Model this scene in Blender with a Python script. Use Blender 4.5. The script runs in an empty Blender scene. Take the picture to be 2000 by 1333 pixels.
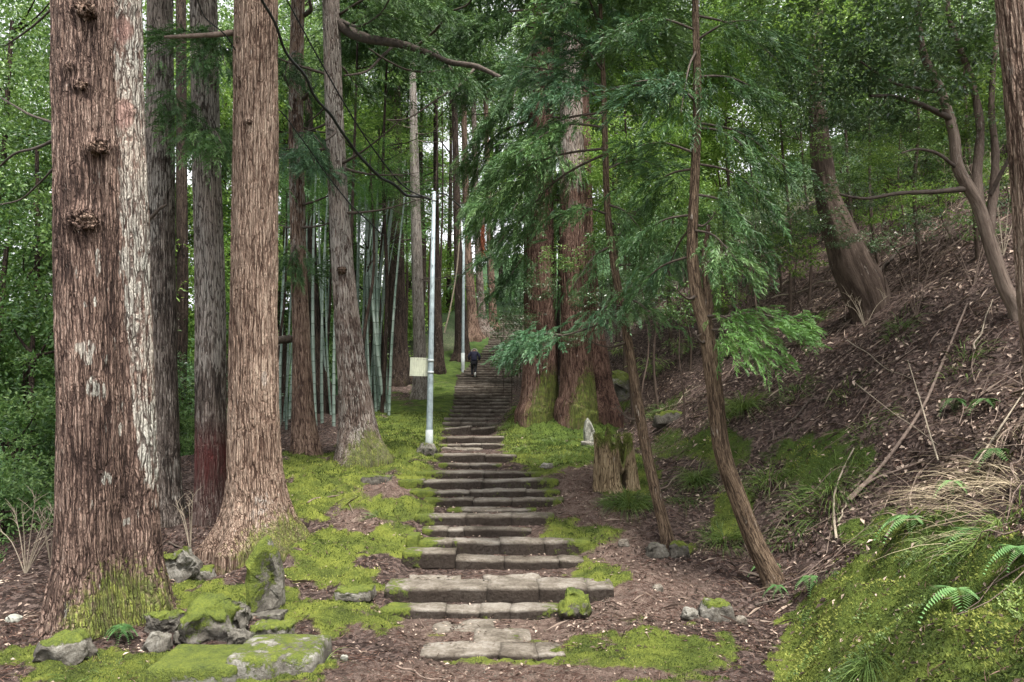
import bpy, math, random
import numpy as np
from mathutils import Vector, Matrix

rng = np.random.default_rng(7)
random.seed(7)
C = bpy.context.scene.collection
S = bpy.context.scene

# ------------------------------------------------------------------ camera, world, light
F = 26.0 / 36.0 * 2000.0
PITCH = math.atan((820 - 666.5) / F)
EYE = 2.3
cam_d = bpy.data.cameras.new('camera'); cam = bpy.data.objects.new('camera', cam_d); C.objects.link(cam)
cam.location = (0, 0, EYE); cam.rotation_euler = (math.radians(90) + PITCH, 0, 0)
cam_d.lens = 26; cam_d.sensor_width = 36; cam_d.clip_start = 0.05; cam_d.clip_end = 1000
S.camera = cam

SUN_EL, SUN_AZ = math.radians(66), math.radians(155)   # azimuth clockwise from +Y
w = bpy.data.worlds.new('World'); S.world = w; w.use_nodes = True
nt = w.node_tree; bg = nt.nodes['Background']
sky = nt.nodes.new('ShaderNodeTexSky'); sky.sky_type = 'NISHITA'; sky.sun_disc = False
sky.sun_elevation = SUN_EL; sky.sun_rotation = SUN_AZ; sky.air_density = 1.0; sky.dust_density = 3.0
hs = nt.nodes.new('ShaderNodeHueSaturation'); hs.inputs['Saturation'].default_value = 0.1
nt.links.new(sky.outputs[0], hs.inputs['Color']); nt.links.new(hs.outputs[0], bg.inputs['Color'])
bg.inputs['Strength'].default_value = 0.145
sl = bpy.data.lights.new('sun', 'SUN'); sun = bpy.data.objects.new('sun', sl); C.objects.link(sun)
sl.energy = 2.3; sl.angle = math.radians(10); sl.color = (1.0, 0.95, 0.88)
sd = Vector((math.sin(SUN_AZ) * math.cos(SUN_EL), math.cos(SUN_AZ) * math.cos(SUN_EL), math.sin(SUN_EL)))
sun.rotation_euler = sd.to_track_quat('Z', 'Y').to_euler()
S.view_settings.view_transform = 'Standard'; S.view_settings.look = 'None'
S.view_settings.exposure = 1.8; S.view_settings.gamma = 1; S.view_settings.use_curve_mapping = False
cy = S.cycles
cy.max_bounces = 5; cy.diffuse_bounces = 3; cy.glossy_bounces = 2; cy.transmission_bounces = 3; cy.transparent_max_bounces = 4
cy.caustics_reflective = False; cy.caustics_refractive = False; cy.sample_clamp_indirect = 4
cy.use_denoising = True
cy.use_adaptive_sampling = True; cy.adaptive_threshold = 0.02

# ------------------------------------------------------------------ noise
_P = np.random.default_rng(11).permutation(256).astype(np.int64); _P = np.concatenate([_P, _P, _P])
_G = np.random.default_rng(12).normal(size=(256, 3)); _G /= np.linalg.norm(_G, axis=1)[:, None]
def perlin(x, y, z=0.0):
    x, y, z = np.broadcast_arrays(np.asarray(x, float), np.asarray(y, float), np.asarray(z, float))
    xi = np.floor(x).astype(np.int64); yi = np.floor(y).astype(np.int64); zi = np.floor(z).astype(np.int64)
    xf, yf, zf = x - xi, y - yi, z - zi
    u = xf*xf*xf*(xf*(xf*6-15)+10); v = yf*yf*yf*(yf*(yf*6-15)+10); s = zf*zf*zf*(zf*(zf*6-15)+10)
    xi &= 255; yi &= 255; zi &= 255
    out = 0
    for a in (0, 1):
        A = _P[xi + a]
        for b in (0, 1):
            B = _P[A + yi + b]
            for c in (0, 1):
                g = _G[_P[B + zi + c]]
                d = g[..., 0]*(xf-a) + g[..., 1]*(yf-b) + g[..., 2]*(zf-c)
                out = out + d * (u if a else 1-u) * (v if b else 1-v) * (s if c else 1-s)
    return out * 1.5
def fbm(x, y, z=0.0, o=4):
    r, a = 0, 1.0
    for i in range(o):
        r = r + a * perlin(np.asarray(x)*2**i + 7*i, np.asarray(y)*2**i, np.asarray(z)*2**i + 3*i); a *= .5
    return r
def sstep(a, b, x):
    t = np.clip((x - a) / (b - a), 0, 1); return t*t*(3-2*t)

# ------------------------------------------------------------------ camera geometry helpers
cp, sp = math.cos(PITCH), math.sin(PITCH)
def W(px, py, d):
    """world point seen at photo pixel (px,py), d metres north of the camera"""
    a = (px - 1000) / F; b = -(py - 666.5) / F
    y = cp - b*sp; z = sp + b*cp
    k = d / y
    return Vector((a*k, d, EYE + z*k))
def proj(x, y, z):
    zz = z - EYE
    f = y*cp + zz*sp; u = -y*sp + zz*cp
    f = np.where(f > .1, f, .1)
    return 1000 + F * x / f, 666.5 - F * u / f
def tt(y): return math.tan(math.atan((y - 666.5)/F) - PITCH)

# ------------------------------------------------------------------ stair layout
# (distance, top edge row, block boundaries in photo columns, depth)
ROWS = [(7.39, 1280, [828, 976, 1047, 1100], .42), (8.74, 1192, [752, 875, 940, 998, 1091], .34), (9.10, 1148, [760, 953, 1050, 1142, 1192], .52),
        (10.2, 1094, [792, 893, 986, 1088, 1135], .40), (10.6, 1058, [800, 823, 888, 976, 1060, 1148], .38), (11.05, 1033, [828, 878, 908, 1037], .3),
        (11.4, 1008, [814, 912, 998, 1081], .42), (11.85, 996, [875, 1047], .36), (12.25, 976, [831, 925, 1000, 1098], .38), (12.65, 959, [804, 855, 919, 1027, 1091], .4),
        (13.1, 939, [782, 831, 944, 1088], .5), (13.7, 923, [814, 946, 1030, 1060], .7), (14.7, 906, [858, 919, 980], .4), (15.2, 888, [851, 949, 1010], .5),
        (18.0, 868, [858, 902, 941, 985], .5), (18.7, 853.5, [859, 873, 926, 985], .7), (20.8, 835.5, [860, 921, 968], .6)]
steps = []
for d, yt, xs, dep in ROWS:
    h = EYE - d * tt(yt)
    steps.append([d, h, [(x - 1000)/F*d*1.01 for x in xs], dep])
d, h = 20.8, steps[-1][1]
def up(n, r, t):
    global d, h
    for i in range(n):
        d += t; h += r
        lx = np.interp(d, [20, 27, 36, 42, 47.5, 60], [-1.95, -2.15, -2.72, -1.62, -.62, 2.2])
        wd = np.interp(d, [20, 27, 36, 48], [1.75, 2.1, 2.8, 2.8])
        n_ = 3 if random.random() < .5 else 2
        cuts = sorted([lx + wd*(k+random.uniform(-.2, .2))/n_ for k in range(1, n_)])
        steps.append([d, h, [lx + random.uniform(-.06, .06)] + cuts + [lx + wd + random.uniform(-.06, .06)], t + .06])
up(15, .14, .95); up(11, .155, .55); up(18, .175, .36)
NS = len(steps)
ky, kz, sy_, sz_ = [-12, 0, 4, 6], [.8, .75, .12, 0.0], [-12, 0, 4, 6, 7.0], [.8, .75, .12, 0, 0]
hp = 0.0
for i, (d_, h_, xs, dep) in enumerate(steps):
    nd = steps[i+1][0] if i+1 < NS else d_ + dep
    ky += [d_ + .02, d_ + min(dep, nd-d_)*.75]; kz += [hp - .012, h_ - .012]
    sy_.append(d_ + .1); sz_.append((hp + h_)/2)
    hp = h_
ky += [60, 90, 140, 400]; kz += [hp + 4, hp + 7, hp + 9, hp + 12]
sy_ += [60, 90, 140, 400]; sz_ += [hp + 4, hp + 7, hp + 9, hp + 12]
_yy = np.linspace(-12, 60, 1500); _zz = np.interp(_yy, sy_, sz_)
_k = np.exp(-np.linspace(-2.5, 2.5, 41)**2); _k /= _k.sum()
_zs = np.convolve(np.pad(_zz, 20, mode='edge'), _k, 'valid')
CXY = np.array([s[0] for s in steps]); CXC = np.array([(s[2][0]+s[2][-1])/2 for s in steps]); CXH = np.array([(s[2][-1]-s[2][0])/2 for s in steps])
def xc(y): return np.interp(y, CXY, CXC)
def hw(y): return np.interp(y, CXY, CXH)
def smoothprof(y): return np.where(y < 58, np.interp(y, _yy, _zs), np.interp(y, sy_, sz_))
def toe(y): return np.interp(y, [-12, 3, 6.2, 8.7, 12, 16, 20, 24, 28, 36, 42, 48, 60, 100], [1.3, 1.5, 2.2, 3.15, 2.9, 2.4, 2.7, 2.0, 0.6, .75, 1.6, 2.5, 5, 10])
def ledge(y): return np.interp(y, [-12, 5, 9, 13, 18, 24, 30, 38, 46, 60], [-6, -5.9, -5.9, -6.6, -6.2, -6.2, -6.4, -5.2, -4.6, -2])
def ground(x, y):
    x = np.asarray(x, float); y = np.asarray(y, float)
    c, hh = xc(y), hw(y)
    off = np.abs(x - c) - hh
    st = np.interp(y, ky, kz); sm = smoothprof(y)
    m = sstep(-.2, .15, off)
    z = st*(1-m) + (sm + .045)*m + .018*fbm(x*5, y*5, 7.7, 2)*(y > 6)
    # left ledge falls away into the valley
    t = np.maximum(ledge(y) - x, 0)
    drop = .62*(np.sqrt(t*t + 1.2) - math.sqrt(1.2)); drop = 9*(1-np.exp(-drop/9)) + 0
    z = z - drop - .4*sm*sstep(3, 14, t)
    # right bank
    s = np.maximum(x - toe(y), 0)
    k = np.interp(y, [0, 9, 20, 30, 50], [.80, .80, .74, .7, .6])
    rise = k*(np.sqrt(s*s + .2) - math.sqrt(.2)); rise = np.where(rise > 9, 9 + (rise-9)*.55, rise); rise = 34*np.tanh(rise/34)
    z = z + rise
    # relief
    side = sstep(.0, .6, off)
    z = z + side*(.09*fbm(x*1.1, y*1.1, 1.3, 3) + .025*fbm(x*4, y*4, 5.1, 2))
    z = z + sstep(.5, 2, s)*(.16*fbm(x*.6, y*.6, 9.3, 4))
    # swell on the mossy shoulder beside the stairs, left
    lf = sstep(.1, .5, c - hh - x) * (1-sstep(1.4, 3.0, c - hh - x)) * sstep(7.5, 9, y) * (1-sstep(17, 20, y))
    z = z + lf*(.05 + .13*np.maximum(fbm(x*2.0, y*2.2, 2.2, 3), -.25))
    # mossy bank in the right foreground
    bm = sstep(.0, .5, x - toe(y)) * sstep(9.6, 8.2, y) * sstep(6.8, 4.8, x)
    z = z + bm*(.30 + .2*fbm(x*1.3, y*1.3, 4.4, 3) + .05*fbm(x*5, y*5, 14.4, 2))
    # root mound under the two cedars on the right of the stairs
    for (mx, my, rx, ry, mh) in MOUNDS:
        q = ((x-mx)/rx)**2 + ((y-my)/ry)**2
        z = z + mh*np.exp(-q*1.3)
    # far hills that close the valley
    r = np.sqrt(x*x + y*y)
    z = z + sstep(60, 190, r)*(26 + 10*fbm(x*.012, y*.012, 3, 3)) * np.where(x < 0, .85, .9)
    return z
MOUNDS = [(.75, 20.9, .7, 1.2, .75), (1.85, 20.6, .8, 1.3, .8), (1.25, 22.5, 1.4, 1.4, .6), (-1.85, 12.0, .42, .28, .26), (-2.15, 10.9, .35, .3, .14), (-4.6, 8.5, .8, .7, .12),
          (-3.45, 12.3, .9, .8, .12), (-3.2, 17.0, .8, .8, .15)]
def gz(x, y): return float(ground(np.array([x]), np.array([y]))[0])
_ds = np.concatenate([np.arange(3, 30, .02), np.arange(30, 160, .1)])
def hit(px, py):
    a = W(px, py, 1.0)
    X = a.x*_ds; Z = EYE + (a.z - EYE)*_ds
    g = ground(X, _ds) - Z
    i = np.argmax(g > 0) if (g > 0).any() else len(_ds)-1
    d_ = _ds[i]
    return Vector((a.x*d_, d_, gz(a.x*d_, d_)))

# ------------------------------------------------------------------ mesh + object helpers
def npmesh(name, V, faces, mat=None, smooth=True, attrs=None):
    """faces: (n,3) or (n,4) array, or list of such arrays"""
    if not isinstance(faces, list): faces = [faces]
    me = bpy.data.meshes.new(name)
    V = np.asarray(V, np.float32)
    me.vertices.add(len(V)); me.vertices.foreach_set('co', V.ravel())
    nl = sum(f.size for f in faces); nf = sum(len(f) for f in faces)
    me.loops.add(nl); me.loops.foreach_set('vertex_index', np.concatenate([np.asarray(f).ravel() for f in faces]).astype(np.int32))
    starts, o = [], 0
    for f in faces:
        starts.append(o + np.arange(len(f))*f.shape[1]); o += f.size
    me.polygons.add(nf); me.polygons.foreach_set('loop_start', np.concatenate(starts).astype(np.int32))
    me.update(calc_edges=True)
    me.polygons.foreach_set('use_smooth', np.full(nf, bool(smooth)))
    for k, v in (attrs or {}).items():
        v = np.asarray(v, np.float32)
        if v.ndim == 2:
            a = me.attributes.new(k, 'FLOAT_VECTOR', 'POINT'); a.data.foreach_set('vector', v.ravel())
        else:
            a = me.attributes.new(k, 'FLOAT', 'POINT'); a.data.foreach_set('value', v)
    if mat: me.materials.append(mat)
    return me
def link(name, me, parent=None, loc=None, kind=None):
    o = bpy.data.objects.new(name, me); C.objects.link(o)
    if parent: o.parent = parent
    if loc is not None: o.location = loc
    if kind: o['kind'] = kind
    return o
def tag(o, label, cat, group=None):
    o['label'] = label; o['category'] = cat
    if group: o['group'] = group
    return o
def empty(name, loc, label, cat, group=None):
    o = bpy.data.objects.new(name, None); C.objects.link(o); o.location = loc; o.empty_display_size = .2
    return tag(o, label, cat, group)
def rel(me, origin):
    n = len(me.vertices); a = np.empty(n*3, np.float32); me.vertices.foreach_get('co', a)
    a = a.reshape(-1, 3) - np.array(origin, np.float32); me.vertices.foreach_set('co', a.ravel()); me.update(); return me
def grid_faces(nr, nc, wrap=False):
    r = np.arange(nr-1)[:, None]; c = np.arange(nc if wrap else nc-1)[None, :]
    a = r*nc + c; b = r*nc + (c+1) % nc
    return np.stack([a, b, b+nc, a+nc], -1).reshape(-1, 4)
def resample(P, n):
    P = np.asarray(P, float)
    t = np.concatenate([[0], np.cumsum(np.linalg.norm(np.diff(P[:, :3], axis=0), axis=1))])
    # catmull-rom
    u = np.linspace(0, t[-1], n); i = np.clip(np.searchsorted(t, u, 'right')-1, 0, len(P)-2)
    s = ((u - t[i]) / np.maximum(t[i+1]-t[i], 1e-9))[:, None]
    p0 = P[np.maximum(i-1, 0)]; p1 = P[i]; p2 = P[i+1]; p3 = P[np.minimum(i+2, len(P)-1)]
    q = .5*((2*p1) + (-p0+p2)*s + (2*p0-5*p1+4*p2-p3)*s*s + (-p0+3*p1-3*p2+p3)*s**3)
    if P.shape[1] > 3:
        q[:, 3] = np.interp(u, t, P[:, 3])
    return q, u
def tube_arrays(P, n=None, seg=6, wob=0.0, seed=0):
    """P rows x,y,z,r -> verts, quads"""
    if n: P, _ = resample(P, n)
    P = np.asarray(P, float); m = len(P)
    T = np.gradient(P[:, :3], axis=0); T /= np.maximum(np.linalg.norm(T, axis=1)[:, None], 1e-9)
    ref = np.array([0, 1, 0.]) if abs(T[:, 1]).mean() < .8 else np.array([1., 0, 0])
    U = np.cross(T, ref); U /= np.maximum(np.linalg.norm(U, axis=1)[:, None], 1e-9); Vv = np.cross(U, T)
    th = np.arange(seg)*2*np.pi/seg
    R = P[:, 3][:, None]*np.ones(seg)[None, :]
    if wob: R = R*(1 + wob*perlin(np.cos(th)[None, :]*1.5 + seed, np.sin(th)[None, :]*1.5, np.arange(m)[:, None]*.6))
    X = P[:, None, :3] + R[..., None]*(np.cos(th)[None, :, None]*U[:, None, :] + np.sin(th)[None, :, None]*Vv[:, None, :])
    return X.reshape(-1, 3), grid_faces(m, seg, True)
class Acc:
    def __init__(s): s.V = []; s.F = []; s.n = 0; s.T = []
    def add(s, V, Fq, tint=None):
        s.V.append(V); s.F.append(Fq + s.n); s.n += len(V)
        s.T.append(np.full(len(V), .5 if tint is None else tint) if np.ndim(tint) == 0 else tint)
    def tube(s, P, n=None, seg=5, tint=None, **k):
        v, f = tube_arrays(P, n, seg, **k); s.add(v, f, tint)
    def mesh(s, name, mat, **k): return npmesh(name, np.concatenate(s.V), np.concatenate(s.F), mat, attrs={'tint': np.concatenate(s.T)}, **k)

# ------------------------------------------------------------------ materials
def new_mat(name):
    m = bpy.data.materials.new(name); m.use_nodes = True
    return m, m.node_tree, m.node_tree.nodes['Principled BSDF']
def N(nt, t, **k):
    n = nt.nodes.new(t)
    for a, v in k.items():
        if a in n.inputs.keys(): n.inputs[a].default_value = v
        else: setattr(n, a, v)
    return n
def ramp(nt, fac, stops):
    r = nt.nodes.new('ShaderNodeValToRGB'); e = r.color_ramp.elements
    while len(e) < len(stops): e.new(.5)
    for el, (p, c) in zip(e, stops): el.position = p; el.color = (*c, 1)
    nt.links.new(fac, r.inputs[0]); return r.outputs[0]
def mix(nt, fac, a, b):
    m = nt.nodes.new('ShaderNodeMix'); m.data_type = 'RGBA'
    for s, v in ((m.inputs[0], fac), (m.inputs[6], a), (m.inputs[7], b)):
        if isinstance(v, (int, float)): s.default_value = v
        elif isinstance(v, tuple): s.default_value = (*v, 1)
        else: nt.links.new(v, s)
    return m.outputs[2]
def math_(nt, op, a, b=None, clamp=False):
    m = nt.nodes.new('ShaderNodeMath'); m.operation = op; m.use_clamp = clamp
    for s, v in ((m.inputs[0], a), (m.inputs[1], b)):
        if v is None: continue
        if isinstance(v, (int, float)): s.default_value = v
        else: nt.links.new(v, s)
    return m.outputs[0]
def mapr(nt, v, a, b, c=0., d=1.):
    m = nt.nodes.new('ShaderNodeMapRange'); m.inputs[1].default_value = a; m.inputs[2].default_value = b; m.inputs[3].default_value = c; m.inputs[4].default_value = d
    nt.links.new(v, m.inputs[0]); return m.outputs[0]
def attr(nt, name): n = nt.nodes.new('ShaderNodeAttribute'); n.attribute_name = name; return n
def noise(nt, vec, scale, detail=4, rough=.55):
    n = nt.nodes.new('ShaderNodeTexNoise'); n.inputs['Scale'].default_value = scale; n.inputs['Detail'].default_value = detail; n.inputs['Roughness'].default_value = rough
    if vec is not None: nt.links.new(vec, n.inputs['Vector'])
    return n.outputs[0]
def scalev(nt, vec, s):
    m = nt.nodes.new('ShaderNodeMapping'); m.inputs['Scale'].default_value = s; nt.links.new(vec, m.inputs[0]); return m.outputs[0]
def bump(nt, h, dist, strength=1.0, normal=None):
    b = nt.nodes.new('ShaderNodeBump'); b.inputs['Distance'].default_value = dist; b.inputs['Strength'].default_value = strength
    nt.links.new(h, b.inputs['Height'])
    if normal: nt.links.new(normal, b.inputs['Normal'])
    return b.outputs[0]

def leaf_mat(name, dark, mid, light, rough=.5, trans=.3, spec=.4, rnd=.35):
    m, t, b = new_mat(name)
    a = attr(t, 'tint').outputs['Fac']
    oi = t.nodes.new('ShaderNodeObjectInfo').outputs['Random']
    v = math_(t, 'ADD', a, math_(t, 'MULTIPLY', math_(t, 'SUBTRACT', oi, .5), rnd))
    col = ramp(t, v, [(0.05, dark), (.5, mid), (.95, light)])
    t.links.new(col, b.inputs['Base Color']); b.inputs['Roughness'].default_value = rough; b.inputs['Specular IOR Level'].default_value = spec
    if trans:
        tr = t.nodes.new('ShaderNodeBsdfTranslucent'); t.links.new(mix(t, .35, col, (.16, .22, .03)), tr.inputs['Color'])
        mx = t.nodes.new('ShaderNodeMixShader'); mx.inputs[0].default_value = trans
        t.links.new(b.outputs[0], mx.inputs[1]); t.links.new(tr.outputs[0], mx.inputs[2])
        t.links.new(mx.outputs[0], t.nodes['Material Output'].inputs['Surface'])
    return m
M = {}
M['broad'] = leaf_mat('dark_broadleaf', (.022, .06, .018), (.075, .16, .042), (.24, .36, .12), .4, .4, .5)
M['camellia'] = leaf_mat('glossy_evergreen', (.02, .05, .02), (.055, .115, .045), (.19, .27, .14), .3, .25, .6)
M['bright'] = leaf_mat('bright_leaf', (.05, .12, .02), (.15, .28, .045), (.34, .48, .11), .5, .4)
M['needle'] = leaf_mat('cedar_needle', (.014, .04, .012), (.05, .12, .034), (.16, .27, .085), .5, .2)
M['needle_blue'] = leaf_mat('cedar_needle_blue', (.018, .05, .024), (.055, .135, .06), (.18, .30, .15), .5, .2)
M['needle_fresh'] = leaf_mat('cedar_needle_fresh', (.035, .09, .02), (.085, .19, .04), (.18, .33, .09), .5, .3)
M['bamboo_leaf'] = leaf_mat('bamboo_leaf', (.03, .09, .02), (.06, .17, .03), (.14, .28, .07), .5, .3)
M['grass'] = leaf_mat('grass_blade', (.03, .06, .016), (.09, .145, .035), (.21, .28, .07), .5, .25)
M['sasa'] = leaf_mat('sasa_leaf', (.05, .11, .02), (.14, .22, .06), (.36, .42, .16), .45, .25)
M['fern'] = leaf_mat('fern_leaf', (.04, .10, .03), (.10, .21, .07), (.22, .38, .14), .5, .3)
M['moss'] = leaf_mat('moss_tuft', (.035, .052, .014), (.11, .135, .03), (.25, .27, .068), .8, .2, .1, 0)
M['litter'] = leaf_mat('fallen_leaf', (.022, .014, .012), (.10, .068, .054), (.46, .36, .29), .75, .08, .15, 0)
M['redlitter'] = leaf_mat('fallen_cedar_twig', (.028, .015, .012), (.095, .052, .04), (.25, .165, .13), .8, 0, .1, 0)
M['straw'] = leaf_mat('dry_grass', (.09, .07, .045), (.25, .20, .13), (.45, .38, .26), .7, .1, .2, 0)
M['deadspray'] = leaf_mat('dead_cedar_spray', (.06, .02, .012), (.14, .045, .025), (.24, .09, .05), .8, .1, .1, 0)

def bark_mat(name, dark, mid, light, lichen=(.40, .37, .33), lam=.0, moss=(.12, .15, .03), stain=(.10, .022, .022), fis=1.0, plate=32., fis_c=1.0):
    m, t, b = new_mat(name)
    co = attr(t, 'bark').outputs['Vector']
    wob_ = t.nodes.new('ShaderNodeTexNoise'); wob_.inputs['Scale'].default_value = 5; wob_.inputs['Detail'].default_value = 3; t.links.new(co, wob_.inputs['Vector'])
    va = t.nodes.new('ShaderNodeVectorMath'); va.operation = 'MULTIPLY_ADD'; t.links.new(wob_.outputs['Color'], va.inputs[0]); va.inputs[1].default_value = (.05, .05, .3); t.links.new(co, va.inputs[2])
    fine = noise(t, scalev(t, co, (1, 1, .16)), 45, 5, .65)
    mid_n = noise(t, scalev(t, co, (1, 1, .10)), 14, 3, .5)
    lar = noise(t, scalev(t, co, (1, 1, .4)), 1.7, 4, .6)
    def cells(sc_, st_):
        v_ = t.nodes.new('ShaderNodeTexVoronoi'); v_.feature = 'DISTANCE_TO_EDGE'; v_.inputs['Scale'].default_value = sc_
        t.links.new(scalev(t, va.outputs[0], (1, 1, st_)), v_.inputs['Vector']); return v_.outputs['Distance']
    c1 = mapr(t, cells(plate, .065), .0, .15); c2 = mapr(t, cells(plate*2.1, .10), .0, .2)
    crack = math_(t, 'MULTIPLY', c1, math_(t, 'ADD', math_(t, 'MULTIPLY', c2, .45), .55))
    ridge = attr(t, 'ridge').outputs['Fac']
    v = math_(t, 'ADD', math_(t, 'MULTIPLY', fine, .5), math_(t, 'MULTIPLY', mid_n, .25))
    v = math_(t, 'ADD', v, math_(t, 'MULTIPLY', ridge, .22))
    v = math_(t, 'ADD', v, math_(t, 'MULTIPLY', math_(t, 'SUBTRACT', lar, .5), .5))
    v = math_(t, 'ADD', v, math_(t, 'MULTIPLY', math_(t, 'SUBTRACT', crack, 1.0), 0.26*fis_c))
    col = ramp(t, v, [(.06, (dark[0]*.6, dark[1]*.6, dark[2]*.6)), (.22, dark), (.40, mid), (.62, light)])
    # pale lichen: streaks on the outer plates by lam, heavy where the attribute says so
    ln = math_(t, 'ADD', math_(t, 'MULTIPLY', noise(t, scalev(t, co, (1, 1, .22)), 22, 4, .7), .7), math_(t, 'MULTIPLY', noise(t, co, 3.3, 4, .6), .5))
    la = attr(t, 'lich').outputs['Fac']
    lf = mapr(t, math_(t, 'ADD', ln, math_(t, 'ADD', math_(t, 'MULTIPLY', la, .42), lam*.10)), .72, .80)
    lf = math_(t, 'MULTIPLY', lf, mapr(t, crack, .25, .6, .12, 1.))
    lcol = mix(t, mapr(t, lar, .4, .65), lichen, (lichen[0]*.95, lichen[1]*.86, lichen[2]*.82))
    col = mix(t, math_(t, 'MULTIPLY', lf, .85), col, lcol)
    rf = math_(t, 'MULTIPLY', attr(t, 'stain').outputs['Fac'], mapr(t, mid_n, .3, .6, .5, 1.))
    col = mix(t, rf, col, stain)
    ma = attr(t, 'moss').outputs['Fac']
    mf = mapr(t, math_(t, 'ADD', math_(t, 'MULTIPLY', noise(t, scalev(t, co, (1, 1, .5)), 16, 6, .8), 2.2), ma), 1.72, 2.0)
    mf = math_(t, 'MULTIPLY', mf, mapr(t, crack, .1, .7, .35, 1.))
    mcol = ramp(t, noise(t, co, 9, 4, .7), [(.3, (moss[0]*.5, moss[1]*.5, moss[2]*.8)), (.5, moss), (.7, (moss[0]*1.8, moss[1]*1.6, moss[2]*1.5))])
    col = mix(t, math_(t, 'MULTIPLY', mf, .9), col, mcol)
    t.links.new(col, b.inputs['Base Color']); b.inputs['Roughness'].default_value = .9; b.inputs['Specular IOR Level'].default_value = .15
    hgt = math_(t, 'ADD', math_(t, 'MULTIPLY', fine, .5), math_(t, 'MULTIPLY', crack, 1.0))
    nb = bump(t, hgt, .022*fis, 1.)
    t.links.new(bump(t, noise(t, co, 55, 4), .006, .8, nb), b.inputs['Normal'])
    return m
M['bark_brown'] = bark_mat('bark_brown_cedar', (.06, .036, .028), (.205, .135, .10), (.39, .285, .22), lam=0)
M['bark_tan'] = bark_mat('bark_tan_cedar', (.085, .052, .038), (.265, .185, .14), (.42, .325, .25), lam=0)
M['bark_grey'] = bark_mat('bark_grey_cedar', (.045, .036, .031), (.14, .112, .095), (.28, .24, .21), lam=.75)
M['bark_lichen'] = bark_mat('bark_lichened_cedar', (.055, .037, .03), (.17, .125, .105), (.31, .255, .215), lam=1.35)
M['bark_red'] = bark_mat('bark_red_cedar', (.05, .027, .021), (.155, .09, .068), (.31, .21, .165), lam=0, moss=(.11, .15, .03))
M['bark_dark'] = bark_mat('bark_dark', (.018, .013, .011), (.055, .038, .03), (.12, .09, .068), lam=.1)
M['bark_sapling'] = bark_mat('bark_sapling', (.045, .03, .02), (.13, .09, .06), (.26, .19, .13), lam=.2, fis=.4, plate=45.)
M['bark_smooth'] = bark_mat('bark_smooth', (.028, .02, .016), (.06, .043, .034), (.12, .09, .072), lam=.15, fis=.12, fis_c=.15)
M['bark_white'] = bark_mat('bark_pale', (.12, .10, .085), (.28, .25, .225), (.42, .39, .36), lam=1.1, fis=.5)

def twig_mat(name, a_, b_):
    m, t, b = new_mat(name)
    g = t.nodes.new('ShaderNodeTexCoord').outputs['Object']
    t.links.new(ramp(t, noise(t, g, 14, 5, .7), [(.3, a_), (.7, b_)]), b.inputs['Base Color']); b.inputs['Roughness'].default_value = .85
    t.links.new(bump(t, noise(t, g, 60, 3), .004), b.inputs['Normal'])
    return m
M['twig'] = twig_mat('dark_twig', (.03, .022, .018), (.10, .075, .055))
M['stick'] = twig_mat('dead_stick', (.08, .055, .042), (.23, .17, .135))
M['palestick'] = twig_mat('pale_stalk', (.14, .11, .08), (.33, .28, .21))
M['cable'] = twig_mat('black_cable', (.012, .013, .013), (.03, .032, .03))

def stone_mat(name, dark, mid, light, mosscol=(.095, .12, .022)):
    m, t, b = new_mat(name)
    g = t.nodes.new('ShaderNodeNewGeometry').outputs['Position']
    oi = t.nodes.new('ShaderNodeObjectInfo').outputs['Random']
    n1 = noise(t, g, 3.2, 6, .65); n2 = noise(t, g, 22, 5, .7)
    v = math_(t, 'ADD', math_(t, 'MULTIPLY', n1, .6), math_(t, 'MULTIPLY', n2, .4))
    v = math_(t, 'ADD', v, math_(t, 'MULTIPLY', math_(t, 'SUBTRACT', oi, .5), .10))
    col = ramp(t, v, [(.38, dark), (.5, mid), (.62, light)])
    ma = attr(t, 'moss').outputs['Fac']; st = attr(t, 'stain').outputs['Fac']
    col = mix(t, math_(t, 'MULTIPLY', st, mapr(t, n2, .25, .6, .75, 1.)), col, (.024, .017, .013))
    mf = mapr(t, math_(t, 'ADD', math_(t, 'MULTIPLY', noise(t, g, 9, 6, .75), 1.9), ma), 1.38, 1.55)
    mcol = ramp(t, math_(t, 'ADD', math_(t, 'MULTIPLY', noise(t, g, 45, 4), .5), math_(t, 'MULTIPLY', noise(t, g, 6, 3), .5)), [(.3, (mosscol[0]*.4, mosscol[1]*.45, mosscol[2]*.8)), (.5, mosscol), (.75, (mosscol[0]*1.9, mosscol[1]*1.7, mosscol[2]*1.5))])
    col = mix(t, mf, col, mcol)
    t.links.new(col, b.inputs['Base Color']); b.inputs['Roughness'].default_value = .88; b.inputs['Specular IOR Level'].default_value = .2
    nb = bump(t, n2, .03, 1.)
    h2 = math_(t, 'MULTIPLY', noise(t, g, 90, 3), mapr(t, mf, 0, 1, .25, 1.6))
    t.links.new(bump(t, h2, .01, 1., nb), b.inputs['Normal'])
    return m
M['step'] = stone_mat('step_stone', (.07, .058, .044), (.155, .134, .108), (.265, .24, .205))
M['rock'] = stone_mat('grey_rock', (.055, .05, .042), (.13, .12, .10), (.26, .25, .22))
M['quartz'] = stone_mat('pale_rock', (.15, .15, .125), (.28, .28, .24), (.40, .40, .355))

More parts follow.
